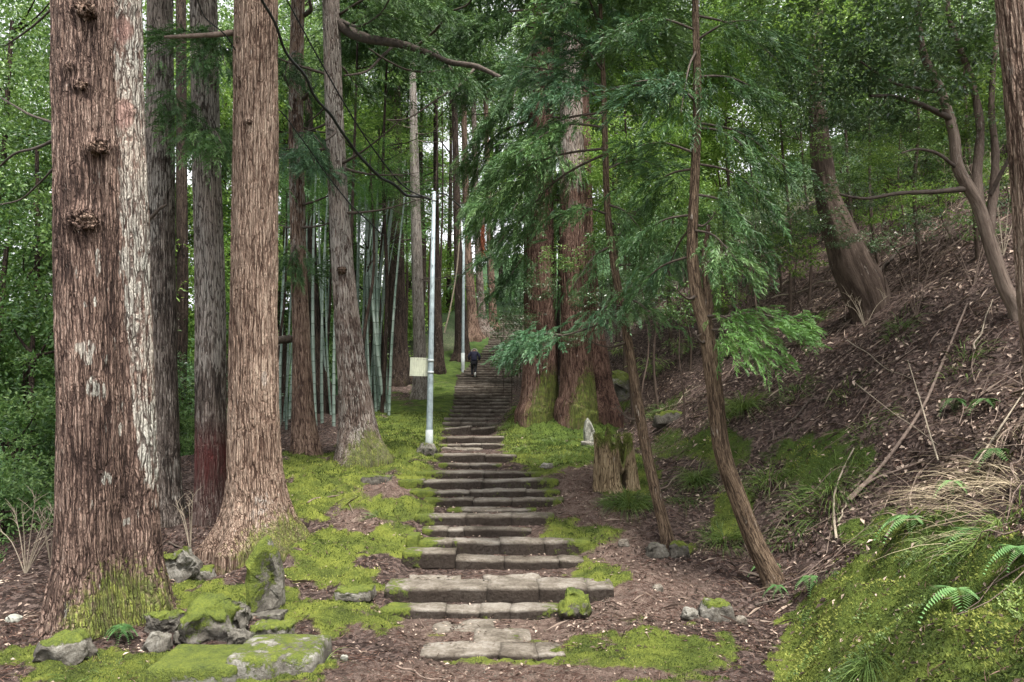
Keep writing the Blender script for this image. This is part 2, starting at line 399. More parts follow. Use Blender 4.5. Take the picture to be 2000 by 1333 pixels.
def ground_mat():
    m, t, b = new_mat('forest_floor')
    g = t.nodes.new('ShaderNodeNewGeometry').outputs['Position']
    n1 = noise(t, g, 1.1, 5, .6); n2 = noise(t, g, 9, 5, .7); n3 = noise(t, g, 60, 4, .7)
    vo = t.nodes.new('ShaderNodeTexVoronoi'); vo.inputs['Scale'].default_value = 22; t.links.new(g, vo.inputs['Vector'])
    sp_ = t.nodes.new('ShaderNodeSeparateColor'); t.links.new(vo.outputs['Color'], sp_.inputs[0])
    lit = math_(t, 'ADD', math_(t, 'MULTIPLY', sp_.outputs[0], .45), math_(t, 'MULTIPLY', n3, .55))
    soil = ramp(t, lit, [(.25, (.02, .014, .012)), (.5, (.06, .042, .036)), (.72, (.15, .11, .095)), (.9, (.32, .26, .22))])
    dirt = ramp(t, math_(t, 'ADD', math_(t, 'MULTIPLY', n2, .5), math_(t, 'MULTIPLY', n3, .5)), [(.34, (.05, .033, .026)), (.5, (.14, .097, .078)), (.68, (.33, .26, .215))])
    col = mix(t, attr(t, 'dirt').outputs['Fac'], soil, dirt)
    ma = attr(t, 'moss').outputs['Fac']
    mf = mapr(t, math_(t, 'ADD', math_(t, 'MULTIPLY', math_(t, 'ADD', math_(t, 'MULTIPLY', n2, .65), math_(t, 'MULTIPLY', n3, .35)), 1.9), math_(t, 'ADD', math_(t, 'MULTIPLY', n1, .5), ma)), 1.56, 1.85)
    mm = math_(t, 'ADD', math_(t, 'MULTIPLY', n3, .45), math_(t, 'MULTIPLY', noise(t, g, 3, 4), .55))
    mcol = ramp(t, mm, [(.34, (.03, .04, .013)), (.46, (.085, .108, .024)), (.56, (.155, .18, .034)), (.75, (.25, .27, .058))])
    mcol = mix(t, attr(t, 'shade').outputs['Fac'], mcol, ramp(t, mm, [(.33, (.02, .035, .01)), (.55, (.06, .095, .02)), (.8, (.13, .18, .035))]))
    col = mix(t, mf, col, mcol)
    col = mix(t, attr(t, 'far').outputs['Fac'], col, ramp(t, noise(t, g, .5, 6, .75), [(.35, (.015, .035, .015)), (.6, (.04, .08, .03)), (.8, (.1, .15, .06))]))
    t.links.new(col, b.inputs['Base Color']); b.inputs['Roughness'].default_value = .95; b.inputs['Specular IOR Level'].default_value = .1
    nb = bump(t, lit, .03, .8)
    t.links.new(bump(t, n3, .015, .9, nb), b.inputs['Normal'])
    return m
M['ground'] = ground_mat()

def plain(name, col, rough=.5, metal=0., nz=.15):
    m, t, b = new_mat(name)
    g = t.nodes.new('ShaderNodeTexCoord').outputs['Object']
    c2 = tuple(c*(1-nz*2) for c in col)
    t.links.new(ramp(t, noise(t, g, 9, 5, .6), [(.3, c2), (.65, col)]), b.inputs['Base Color']); b.inputs['Roughness'].default_value = rough; b.inputs['Metallic'].default_value = metal
    return m
M['steel'] = plain('galvanised_steel', (.33, .40, .42), .55, .1, .22)
M['steel_low'] = plain('pale_pole_sleeve', (.42, .46, .45), .65, .0, .2)
M['darkhole'] = plain('bolt_dark', (.03, .03, .03), .6)
M['sign'] = plain('weathered_cream_sheet', (.52, .54, .41), .6, 0, .12)
M['navy'] = plain('navy_cloth', (.012, .012, .035), .9)
M['black'] = plain('black_cloth', (.008, .008, .012), .9)
M['skin'] = plain('skin', (.35, .2, .14), .6)
M['fur'] = plain('pale_fur_trim', (.32, .29, .25), .9)
M['shoe'] = plain('shoe_sole', (.6, .6, .58), .7)

def culm_mat():
    m, t, b = new_mat('bamboo_culm')
    g = t.nodes.new('ShaderNodeTexCoord').outputs['Object']
    a = attr(t, 'tint').outputs['Fac']
    oi = t.nodes.new('ShaderNodeObjectInfo').outputs['Random']
    col = mix(t, oi, (.075, .12, .09), (.16, .21, .175))
    col = mix(t, mapr(t, noise(t, scalev(t, g, (1, 1, .15)), 12, 4), .4, .7), col, (.24, .29, .25))
    col = mix(t, mapr(t, a, .45, .5, .7, 0), col, (.04, .06, .035))
    t.links.new(col, b.inputs['Base Color']); b.inputs['Roughness'].default_value = .45
    return m
M['culm'] = culm_mat()

# ------------------------------------------------------------------ terrain
def build_ground():
    ys = [-10.0]
    while ys[-1] < 260:
        y = ys[-1]
        if y < 3.5: s = .5 if y < 2 else .2
        else: s = max(.045, (y - 4)*.0075 + .03) if y < 60 else (y)*.03
        ys.append(y + s)
    ys = np.array(ys); nc = 520
    u = np.linspace(-1, 1, nc); u = np.sign(u)*(np.abs(u)*.75 + .25*np.abs(u)**5)*1.9
    X = u[None, :]*(np.maximum(ys, 2)[:, None] + 3.0); Y = np.repeat(ys[:, None], nc, 1)
    Z = ground(X, Y)
    x, y, z = X.ravel(), Y.ravel(), Z.ravel()
    px, py = proj(x, y, z)
    moss, dirt, shade, dist = masks(x, y, z, px, py)
    # small lumps where moss grows, near only
    lump = sstep(.35, .7, moss)*(1-sstep(20, 30, y))*(y > 2)
    z = z + lump*(.018 + .045*fbm(x*6, y*6, 2, 3))
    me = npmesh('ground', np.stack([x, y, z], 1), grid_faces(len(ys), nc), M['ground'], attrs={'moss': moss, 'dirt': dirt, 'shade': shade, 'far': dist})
    link('ground', me, kind='structure')
ELL = [(655, 930, 105, 38, 1), (600, 975, 70, 45, 1), (700, 905, 90, 25, 1), (640, 1112, 115, 42, 1), (655, 1060, 80, 30, .9), (775, 995, 62, 32, 1), (790, 1068, 75, 28, .9), (690, 1215, 85, 36, 1), (640, 1180, 70, 25, .9),
       (700, 1150, 60, 16, .8), (770, 1040, 50, 18, .8), (1255, 1285, 190, 62, .95), (1165, 1118, 62, 26, .9), (1140, 1050, 80, 26, .8), (1090, 1022, 40, 18, .8), (400, 1165, 90, 28, .9), (290, 1312, 240, 38, 1),
       (540, 1290, 95, 60, 1), (40, 1285, 80, 18, .9), (780, 850, 75, 70, 1), (730, 870, 60, 40, .9), (700, 980, 60, 30, .7), (810, 930, 40, 40, .8), (850, 790, 50, 60, .9), (600, 905, 60, 22, .9), (1055, 850, 75, 75, 1),
       (1150, 815, 65, 80, .9), (960, 668, 45, 22, 1.1), (930, 690, 40, 20, 1), (1115, 890, 70, 25, .8), (1335, 1075, 25, 14, .9), (330, 1110, 40, 25, .8), (560, 1180, 40, 40, .9), (1000, 1290, 140, 14, .75), (870, 720, 40, 40, .8),
       (1230, 940, 60, 55, .9), (1320, 870, 50, 30, .6), (1430, 1010, 45, 60, .75), (1600, 900, 110, 60, .7), (1400, 880, 60, 50, .7), (930, 1225, 40, 10, .6), (860, 1235, 30, 14, .6), (1790, 1040, 150, 40, .9)]
def masks(x, y, z, px, py):
    n = fbm(x*1.1, y*1.1, 8.8, 4); nf = fbm(x*3.5, y*3.5, 18.8, 3)
    vis = (y > 3.5) & (y < 60)
    moss = np.zeros_like(x) + .12 + .1*n
    for cx, cy, rx, ry, a in ELL:
        q = ((px-cx)/rx)**2 + ((py-cy)/ry)**2
        moss = np.where(vis, np.maximum(moss, a*(1-sstep(.45, 1.5, q + .8*nf + .5*n))), moss)
    off = x - xc(y); hh = hw(y)
    # fringe of moss left of the stairs all the way up
    moss = np.maximum(moss, .62*sstep(-2.4, -.2, off + hh)*(off < -hh+.1)*(y > 15) + 0*n)
    # foreground bank
    crest = np.interp(px + 25*nf, [1480, 1500, 1535, 1650, 1800, 2000, 2400], [1600, 1333, 1190, 1098, 1048, 1052, 1090])
    bank = np.where(vis, sstep(-14, 14, py - crest + 22*nf + 14*n), sstep(-.02, .25, x - toe(y)) * sstep(8.3, 7.6, y + .35*n)) * (x > toe(y) - .3) * (y < 10.5)
    moss = np.maximum(moss, bank*.9)
    # trodden gaps
    for cx, cy, rx, ry in [(760, 955, 45, 14), (705, 1020, 32, 22), (735, 1100, 45, 14), (800, 1160, 40, 22), (700, 1270, 40, 50), (770, 1300, 70, 40), (1010, 1225, 180, 22), (1000, 1320, 330, 20), (620, 1165, 30, 8), (1200, 1090, 20, 12)]:
        q = ((px-cx)/rx)**2 + ((py-cy)/ry)**2
        moss = np.where(vis, moss - .8*(1-sstep(.5, 1.5, q + .3*nf)), moss)
    dirt = .4*sstep(0, .5, 1.4 - np.abs(x - .6)) * (y < 14) * (y > 2)
    for cx, cy, rx, ry in [(1010, 1230, 250, 40), (1000, 1325, 330, 40), (1250, 1160, 130, 60), (1200, 1060, 60, 60), (1130, 960, 40, 70), (705, 1010, 50, 50), (760, 955, 60, 20)]:
        q = ((px-cx)/rx)**2 + ((py-cy)/ry)**2
        dirt = np.where(vis, np.maximum(dirt, (1-sstep(.4, 1.8, q + .5*nf))), dirt)
    dirt = np.clip(dirt*(.75 + .4*nf), 0, 1)
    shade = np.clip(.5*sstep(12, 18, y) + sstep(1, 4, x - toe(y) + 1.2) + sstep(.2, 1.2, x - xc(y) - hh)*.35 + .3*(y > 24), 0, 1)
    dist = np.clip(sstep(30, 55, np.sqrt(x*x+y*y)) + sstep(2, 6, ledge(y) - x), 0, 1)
    return moss, dirt, shade, dist
build_ground()

# ------------------------------------------------------------------ rounded stone blocks
_boxcache = {}
def box_pts(nx, ny, nz):
    k = (nx, ny, nz)
    if k in _boxcache: return _boxcache[k]
    idx, P, Fc = {}, [], []
    def vid(p):
        if p not in idx: idx[p] = len(P); P.append(p)
        return idx[p]
    for ax, (a, b_) in ((0, (1, 2)), (1, (0, 2)), (2, (0, 1))):
        n = (nx, ny, nz)
        for side in (0, n[ax]):
            for i in range(n[a]):
                for j in range(n[b_]):
                    q = []
                    for di, dj in ((0, 0), (1, 0), (1, 1), (0, 1)):
                        p = [0, 0, 0]; p[ax] = side; p[a] = i+di; p[b_] = j+dj; q.append(vid(tuple(p)))
                    flip = (side == 0) ^ (ax == 1)
                    Fc.append(q[::-1] if flip else q)
    P = np.array(P, float)/np.array([nx, ny, nz])*2-1
    _boxcache[k] = (P, np.array(Fc)); return _boxcache[k]
def block(w_, d_, h_, r, seed, rough=.02, seg=(8, 4, 3), taper=0.0, freq=3.0, rx=None, off=(0, 0, 0)):
    P, Fc = box_pts(*seg)
    half = np.array([w_, d_, h_])/2; r = min(r, half.min()*.95)
    # pull grid lines toward edges so that rounding has vertices
    rv = np.array([rx if rx else r, r, r])
    Q = P*half; cl = np.clip(Q, -(half-rv), half-rv)
    dlt = (Q - cl)/rv; L = np.linalg.norm(dlt, axis=1)[:, None]
    Q = np.where(L > 1e-6, cl + dlt/np.maximum(L, 1e-9)*rv, Q)
    if taper: Q[:, :2] *= (1 - taper*(P[:, 2:3]+1)/2)
    nn = Q/np.maximum(np.linalg.norm(Q, axis=1)[:, None], 1e-6)
    s = seed*3.7; K = Q + np.array(off)
    Q = Q + rough*np.stack([fbm(K[:, 0]*freq+s, K[:, 1]*freq, K[:, 2]*freq, 3), fbm(K[:, 0]*freq+s+31, K[:, 1]*freq, K[:, 2]*freq, 3), fbm(K[:, 0]*freq+s+57, K[:, 1]*freq, K[:, 2]*freq, 3)], 1)
    return Q, Fc, P

stairs = bpy.data.objects.new('stone_stairs', None); C.objects.link(stairs); stairs['kind'] = 'structure'
stairs['label'] = 'long flight of worn mossy stone steps climbing through the cedars'
MOSSY = {1: .1, 2: .6, 3: .25, 4: .35, 5: .75, 6: .35, 7: .45, 8: .7, 9: .55, 10: .7, 11: .7, 12: .8, 13: .6, 14: .35}
k_ = 0
for i, (d_, h_, xs, dep) in enumerate(steps):
    prev = steps[i-1][1] if i else 0
    fine = i < 17
    for j in range(len(xs)-1):
        k_ += 1
        x0, x1 = xs[j] + .001, xs[j+1] - .001
        w_ = x1-x0; th = max(h_-prev, .1) + .12
        jit = random.uniform(-.015, .015) if fine else random.uniform(-.04, .04)
        r0 = .017 if fine else .015
        segx = max(6, min(26, int(w_/.06))) if fine else 8
        Q, Fc, P = block(w_, dep, th, r0, i, .016 if fine else .022, (segx, 8 if fine else 3, 6 if fine else 3), freq=3.2, rx=.004, off=((x0+x1)/2, 0, 0))
        # pull loops near the edges
        tilt = random.uniform(-.02, .02)*(1 if fine else .5)
        if i == 16: tilt = (.10, .11)[j]
        if i == 3 and j == 0: jit += .02
        dz = (.10 if (i == 3 and j == 0) else random.uniform(-.012, .012))
        if i == 4 and j == 0: dz = .08
        Q[:, 2] += tilt*Q[:, 0] + h_ - th/2 + dz
        Q[:, 0] += (x0+x1)/2; Q[:, 1] += d_ + dep/2 + jit
        if i in (4, 9): Q[:, 1] += .0
        top = P[:, 2] > .9
        ctr = xc(np.array([d_]))[0]; off = Q[:, 0]-ctr
        mv = MOSSY.get(i+1, .35 if i < 17 else .12)
        endm = sstep(.55, 1.0, np.abs(off)/max(hw(np.array([d_]))[0], .3))
        leftm = sstep(.2, 1.0, -off/max(hw(np.array([d_]))[0], .3))
        moss = mv*(.35 + .55*endm + .35*leftm) * np.where(P[:, 2] > .5, .8 + .5*endm + .3*leftm, .95)
        if i > 16: moss = moss*.9
        moss = moss + .1*fbm(Q[:, 0]*2, Q[:, 1]*2, Q[:, 2]*2, 2)
        stain = np.where(P[:, 2] > .85, .12, 1.0) + 0*moss  # damp stain plus shade painted into every face below the tread top
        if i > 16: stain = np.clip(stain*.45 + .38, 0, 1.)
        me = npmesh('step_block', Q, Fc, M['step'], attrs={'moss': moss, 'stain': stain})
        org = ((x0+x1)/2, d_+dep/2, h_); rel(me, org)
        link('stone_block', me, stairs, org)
# loose flat slabs on the landing and back row slabs behind the third step
for (px, py, wp, dp, hh_) in [(884, 876, 44, .45, .06), (917, 879, 52, .6, .07), (963, 873, 46, .4, .06), (850, 1131, 100, .2, .05), (1000, 1130, 110, .2, .05), (900, 1266, 90, .25, .05), (1010, 1268, 80, .25, .04), (905, 1225, 120, .5, .04), (980, 1243, 110, .5, .04), (985, 1040, 60, .2, .06)]:
    p = hit(px, py); k_ += 1
    Q, Fc, P = block(wp/F*p.y, dp, hh_ + .06, .03, k_, .03, (12, 6, 3), freq=3.5)
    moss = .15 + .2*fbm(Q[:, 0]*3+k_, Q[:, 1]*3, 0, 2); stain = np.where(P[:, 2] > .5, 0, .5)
    me = npmesh('flat_slab', Q, Fc, M['step'], attrs={'moss': moss, 'stain': stain})
    link('stone_slab', me, stairs, (p.x, p.y, p.z - .025))

# ------------------------------------------------------------------ rocks (each a thing)
def rock(px, py, wp, hp_, label, name='rock', mat='rock', moss=.5, depth=.8, seed=1, rot=0, tilt=0, taper=.25, rough=.07, cat='rock', group=None, r=.4, sink=.2, top_moss=.5, seg=(20, 14, 14), d=None):
    p = hit(px, py)
    w_, h_ = wp/F*p.y, hp_/F*p.y
    Q, Fc, P = block(w_, w_*depth, h_*(1+sink), r*min(w_, h_), seed, rough*min(w_, h_)*3.4, seg, taper, 2.6/max(w_, .2))
    nq = Q/np.maximum(np.linalg.norm(Q, axis=1)[:, None], 1e-6); fr_ = 9/max(w_, .2)
    Q = Q + nq*(.022*min(w_, h_)*(1-2*np.abs(fbm(Q[:, 0]*fr_+seed, Q[:, 1]*fr_, Q[:, 2]*fr_, 3))))[:, None]
    mo = moss*(.6+.4*P[:, 2]) + top_moss*sstep(.3, 1, P[:, 2]) + .15*fbm(Q[:, 0]*4+seed, Q[:, 1]*4, Q[:, 2]*4, 2)
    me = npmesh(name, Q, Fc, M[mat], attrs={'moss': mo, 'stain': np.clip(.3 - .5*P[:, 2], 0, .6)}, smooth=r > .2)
    o = link(name, me, None, (p.x, p.y + w_*depth*.3, p.z + h_/2 - h_*sink/2)); o.rotation_euler = (0, tilt, rot)
    return tag(o, label, cat, group)
rock(112, 1292, 100, 42, 'rounded boulder with a moss cap in front of the big left cedar', moss=.3, top_moss=.6, seed=2)
rock(346, 1130, 66, 46, 'tilted rectangular stone with a bright moss top right of the big left cedar', moss=.2, top_moss=.5, seed=3, tilt=-.5, taper=.05, r=.12, depth=.5)
rock(392, 1134, 52, 22, 'small mossy grey stone leaning beside the tilted rectangular one', moss=.3, seed=4)
rock(316, 1236, 62, 32, 'squared stone block with thin moss top at the end of the old wall', moss=.15, top_moss=.6, seed=5, taper=.02, r=.1, depth=.6)
rock(398, 1250, 110, 66, 'large shaggy moss covered boulder in the broken wall', moss=.85, seed=6, r=.45)
rock(456, 1228, 42, 40, 'dark square stone between the shaggy boulder and the standing stone', moss=.15, top_moss=.3, seed=7, taper=.05, r=.12)
rock(462, 1262, 44, 28, 'pale cracked rock wedged below the dark square stone', moss=.1, top_moss=0, seed=8)
rock(526, 1252, 72, 28, 'flat topped mossy block under the standing stone', moss=.45, top_moss=.3, seed=9, taper=.02, r=.12, depth=.7)
rock(302, 1272, 52, 28, 'pale low rock beside the bright moss tuft at the wall foot', moss=.15, top_moss=.1, seed=10)
rock(346, 1262, 22, 24, 'small upright pale stone under the squared wall block', moss=.1, top_moss=.1, seed=11)
rock(520, 1212, 60, 12, 'flat grey slab at the foot of the standing stone', moss=.2, top_moss=.1, seed=12, taper=0, r=.2)
rock(1403, 1214, 72, 34, 'grey boulder with mossy top on the dirt path right of the stairs', moss=.1, top_moss=.6, seed=13)
rock(1350, 1212, 34, 16, 'small dark stone left of the mossy topped path boulder', moss=0, top_moss=0, seed=14)
rock(1448, 1222, 24, 14, 'small tan stone right of the mossy topped path boulder', moss=0, top_moss=0, seed=15, mat='step')
rock(1328, 1088, 38, 26, 'stone with bright moss cap at the foot of the thinner leaning sapling', moss=.3, top_moss=.7, seed=16)
rock(1285, 1090, 46, 24, 'grey stone left of the thinner sapling foot', moss=.2, top_moss=.1, seed=17)
rock(1124, 1208, 66, 44, 'round cushion of moss over a stone at the right end of the second step', name='mossy_stone', moss=1., top_moss=.3, seed=18, r=.5)
rock(832, 890, 42, 20, 'rounded pale mossy stone at the foot of the steel pole', moss=.35, top_moss=.1, seed=19)
rock(1068, 916, 26, 10, 'small flat dark stone on the dirt right of the stairs', moss=0, top_moss=0, seed=20)
rock(1150, 874, 26, 10, 'low stone plinth under the white pointed stone', moss=.1, top_moss=0, seed=21, taper=0, r=.15)
rock(690, 1172, 70, 18, 'half buried mossy slab by the dirt gap left of the stairs', moss=.35, top_moss=.5, seed=22, taper=.05, r=.2)
rock(735, 945, 60, 14, 'low dark slab in the moss left of the pale steps', moss=.2, top_moss=.4, seed=23, taper=.05, r=.2)
rock(22, 1217, 26, 12, 'pale stone on the dark litter at the left frame edge', moss=0, top_moss=0, seed=24, mat='quartz')
rock(1220, 1068, 22, 12, 'brown stone on the litter between the moss tufts and the sapling', moss=0, top_moss=0, seed=25, mat='step')
rock(1285, 1155, 24, 10, 'small reddish stone half buried in the right hand dirt path', moss=0, top_moss=0, seed=26, mat='step')
rock(672, 1292, 16, 10, 'white pebble on the dirt left of the lowest step', moss=0, top_moss=0, seed=27, mat='quartz')
rock(1310, 830, 60, 26, 'dark rock with mossy top on the slope behind the stump', moss=.3, top_moss=.5, seed=28)
rock(1200, 790, 110, 60, 'dark mossy buttress rock right of the twin cedars', moss=.45, top_moss=.2, seed=29, r=.3)
# flat mossy slab wall top in the foreground
rock(532, 1318, 170, 40, 'broad flat foreground slab half covered by yellow green moss', name='flat_slab', moss=.45, top_moss=.12, seed=31, taper=.05, r=.25, depth=1.0, rough=.03, sink=.5, seg=(16, 14, 5))
rock(380, 1326, 170, 30, 'low mossy slab left of the broad foreground slab', name='flat_slab', moss=.9, top_moss=.3, seed=32, taper=.05, r=.25, depth=.9, rough=.04, sink=.5, seg=(14, 10, 5))

# standing stones: pointed slabs
def standing(px, py, outline, label, mat, seed, depth, moss, lean=0):
    """outline: photo pixels relative to (px,py) foot centre, clockwise"""
    p = hit(px, py); s = p.y/F
    n = 40
    O = np.array([(a*s, -b*s) for a, b in outline]); O = np.vstack([O, O[:1]])
    t = np.concatenate([[0], np.cumsum(np.linalg.norm(np.diff(O, axis=0), axis=1))])
    u = np.linspace(0, t[-1], n, endpoint=False)
    X = np.interp(u, t, O[:, 0]); Z = np.interp(u, t, O[:, 1])
    cx_, cz_ = X.mean(), Z.mean()
    V, k = [], [( -depth*.35, .35), (-depth*.5, .72), (-depth*.38, .93), (-depth*.1, 1.0), (depth*.3, .97), (depth*.5, .8)]
    for dy, sc in k:
        bulge = .02*min(1, depth/.28)**3*fbm(X*6 + seed, Z*6, dy*6, 2)
        V.append(np.stack([cx_ + (X-cx_)*sc + bulge, np.full(n, dy) + bulge*1.5 + (X-cx_)*.35*(1 if dy < 0 else 0), cz_ + (Z-cz_)*sc + bulge], 1))
    V = np.concatenate(V); Fq = grid_faces(len(k), n, True)
    cap0 = len(V); V = np.vstack([V, [[cx_, -depth*.45, cz_], [cx_, depth*.6, cz_]]])
    a = np.arange(n); b_ = (a+1) % n
    tri = np.concatenate([np.stack([b_, a, np.full(n, cap0)], 1), np.stack([a+(len(k)-1)*n, b_+(len(k)-1)*n, np.full(n, cap0+1)], 1)])
    zz = V[:, 2]/max(V[:, 2].max(), .01)
    mo = moss*(.4 + .7*zz - .9*np.clip(V[:, 0]/max(X.max(), .01), -1, 1)*.5) + .25*fbm(V[:, 0]*4+seed, V[:, 1]*4, V[:, 2]*4, 3)
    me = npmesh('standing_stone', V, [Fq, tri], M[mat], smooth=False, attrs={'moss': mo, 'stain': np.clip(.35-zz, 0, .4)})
    o = link('standing_stone', me, None, (p.x, p.y+depth*.3, p.z - .04)); o.rotation_euler = (0, 0, lean)
    return tag(o, label, 'standing stone')
standing(512, 1202, [(-28, 0), (-33, -60), (-35, -105), (-20, -135), (-4, -152), (8, -146), (22, -110), (34, -75), (36, -20), (20, 6)], 'tall mossy pointed standing stone in front of the second big cedar', 'rock', 3, .28, .75, .2)
standing(1152, 868, [(-11, 0), (-12, -28), (-8, -48), (-4, -54), (4, -44), (12, -28), (12, -10), (2, -2)], 'white pointed stone standing beside the mossy stump', 'quartz', 5, .16, .0, .2)

# ------------------------------------------------------------------ trunks
def trunk_mesh(name, P, mat, seg=96, dz=.04, flare=0., flare_h=.8, ridge=.02, rid_w=.055, lobes=None, roots=6, moss_h=.6, moss=.8, lich=None, stain=None, seed=0, knots=(), wob=.05, moss_side=None, origin=None, s0=0.0):
    """P: rows x,y,z,r from the base up"""
    P = np.asarray(P, float)
    L = np.linalg.norm(np.diff(P[:, :3], axis=0), axis=1).sum(); n = int(L/dz)+2
    Q, s = resample(P, n)
    th = np.arange(seg)*2*np.pi/seg
    Tn = np.gradient(Q[:, :3], axis=0); Tn /= np.linalg.norm(Tn, axis=1)[:, None]
    U = np.cross(Tn, [0, 1, 0]); U = -U/np.linalg.norm(U, axis=1)[:, None] if False else np.cross([0, 1, 0], Tn)
    U /= np.linalg.norm(U, axis=1)[:, None]; Vv = np.cross(Tn, U)
    R = Q[:, 3][:, None]*np.ones(seg)[None]
    if lobes:
        rr = np.zeros(seg)
        for (lx, ly, lr) in lobes:
            bq = np.cos(th)*lx + np.sin(th)*ly; disc = bq*bq - (lx*lx+ly*ly-lr*lr)
            rr = np.maximum(rr, np.where(disc > 0, bq + np.sqrt(np.maximum(disc, 0)), 0))
        R = R*rr[None, :]
    S_, TH = np.meshgrid(s - s0, th, indexing='ij')
    cx_, sx_ = np.cos(TH), np.sin(TH)
    fl = np.exp(-np.maximum(S_, 0)/flare_h*1.6)
    rootn = .5 + .5*np.cos(TH*roots + seed*1.3 + 1.5*perlin(cx_*1.2+seed, sx_*1.2, S_*.3))
    R = R*(1 + flare*fl*(.45 + .9*rootn*np.clip(1.3-S_/flare_h, 0, 1)))
    R = R*(1 + wob*perlin(cx_*1.3+seed*5, sx_*1.3, S_*.45))
    bx, by = cx_*R, sx_*R
    n1 = perlin(bx/rid_w + seed*9, by/rid_w, S_*.9/ (rid_w*14))
    n2 = perlin(bx/rid_w*2.1 + seed*9, by/rid_w*2.1, S_*1.6/(rid_w*10)+40)
    rg = np.clip(1 - np.abs(n1)*2.6, 0, 1)**2      # fissures
    rdg = -rg*1.0 + .35*n2 + .3*n1
    R = R + ridge*rdg
    near_moss = np.zeros_like(R)
    X = Q[:, None, :3] + R[..., None]*(cx_[..., None]*U[:, None, :] + sx_[..., None]*Vv[:, None, :])
    px, py = proj(X[..., 0], X[..., 1], X[..., 2])
    front = sx_ * (Vv[:, 1][:, None]) < .4
    for (kx, ky_, kr, ka) in knots:
        q = ((px-kx)/kr)**2 + ((py-ky_)/(kr*.75))**2
        g_ = np.where(front, np.exp(-q*1.4), 0)
        amp = ka*(1 + 1.1*fbm(px*.22, py*.3, seed, 4)) - ka*1.3*np.exp(-q*7)
        R = R + g_*amp
    if knots: X = Q[:, None, :3] + R[..., None]*(cx_[..., None]*U[:, None, :] + sx_[..., None]*Vv[:, None, :])
    mo = moss*np.exp(-(np.maximum(S_, 0)/moss_h)**2*1.2) + .12*fbm(cx_*2+seed, sx_*2, S_*1.5, 3) * np.exp(-np.maximum(S_, 0)/moss_h/2)
    if moss_side is not None:   # moss_side: direction angle favoured, strength, height
        mo = mo*(.55 + .6*np.cos(TH-moss_side[0])) + moss_side[1]*np.clip(np.cos(TH-moss_side[0]), 0, 1)**2*np.exp(-np.maximum(S_, 0)/moss_side[2])
    li = np.zeros_like(R); stn = np.zeros_like(R)
    if lich: li = lich(px, py, front, TH, S_)
    if stain: stn = stain(px, py, front, TH, S_)
    V = X.reshape(-1, 3)
    if origin is not None: V = V - np.array(origin)
    return npmesh(name, V, grid_faces(n, seg, True), M[mat], attrs={'bark': np.stack([bx+seed*3, by, S_], -1).reshape(-1, 3), 'ridge': (.7-rg*.9).ravel(), 'moss': mo.ravel(), 'lich': li.ravel(), 'stain': stn.ravel()})
def pxpath(base, pts, up_to=None, lean_y=0.0):
    """pts (px,py,width px) from the foot up, at base depth -> rows x,y,z,r"""
    rows = []
    for px, py, wd in pts:
        q = W(px, py, base.y + lean_y*(pts[0][1]-py)/1000)
        rows.append([q.x, q.y, q.z, wd/2/F*q.y])
    return rows
def cedar(px, py, pts, label, mat, d=None, name='cedar_tree', cat='tree', ext=3.0, sunk=.35, group=None, **k):
    b = hit(px, py)
    if d:
        q = W(px, py, d); b = Vector((q.x, d, gz(q.x, d)))
    rows = pxpath(b, pts)
    rows[0][2] = b.z
    rows = [[rows[0][0], rows[0][1], rows[0][2]-sunk, rows[0][3]*1.02]] + rows
    a, c = np.array(rows[-2]), np.array(rows[-1]); dirv = (c-a)[:3]/np.linalg.norm((c-a)[:3])
    rows.append([*(c[:3] + dirv*ext), c[3]*.93])
    e = empty(name, b, label, cat, group)
    me = trunk_mesh('trunk', rows, mat, origin=b, s0=sunk, **k)
    link('trunk', me, e)
    return e, b, rows
def ell(px, py, cx, cy_, rx, ry): return np.clip(1.4 - 1.4*(((px-cx)/rx)**2 + ((py-cy_)/ry)**2), 0, 1)

# A: big twin-stemmed cedar on the left
def lichA(px, py, fr, TH, S_):
    pale = sstep(-.15, .25, np.cos(TH - .0) - .55 + .05*np.sin(S_*3)) * sstep(1000, 700, py + 0*px) * .75
    edge = np.interp(py, [0, 250, 500, 800, 1000], [222, 226, 236, 258, 285])
    pale = sstep(-5, 8, px - edge)*sstep(1050, 850, py)*.8*fr
    pk = np.maximum(ell(px, py, 240, 60, 26, 34), ell(px, py, 243, 225, 22, 38))
    pale = pale*(1-.75*pk)
    w = np.zeros_like(px)
    for e in [(172, 690, 20, 28), (183, 755, 18, 26), (155, 680, 12, 14), (190, 515, 9, 34), (208, 935, 12, 17), (200, 770, 8, 30), (168, 595, 6, 9), (186, 590, 5, 14), (246, 1020, 9, 13), (236, 840, 6, 16), (205, 700, 6, 16)]:
        w = np.maximum(w, ell(px, py, *e))
    w = w*np.clip(.8 + 1.3*perlin(px*.16, py*.03, 2.2), 0, 1.2)
    return np.maximum(pale*.86*np.clip(.85+.5*perlin(px*.1, py*.02, 5), 0, 1.2), w*.95*fr)
def stainA(px, py, fr, TH, S_): return .0*px + .55*np.maximum(ell(px, py, 240, 60, 24, 32), ell(px, py, 243, 225, 20, 36))*fr
M['bark_curved'] = bark_mat('bark_curved_tree', (.06, .043, .034), (.13, .098, .078), (.23, .18, .145), lam=.35, fis=.12, fis_c=.15)
M['bark_A'] = bark_mat('bark_big_cedar', (.045, .028, .023), (.155, .102, .08), (.32, .235, .19), lichen=(.38, .37, .325), stain=(.30, .18, .155))
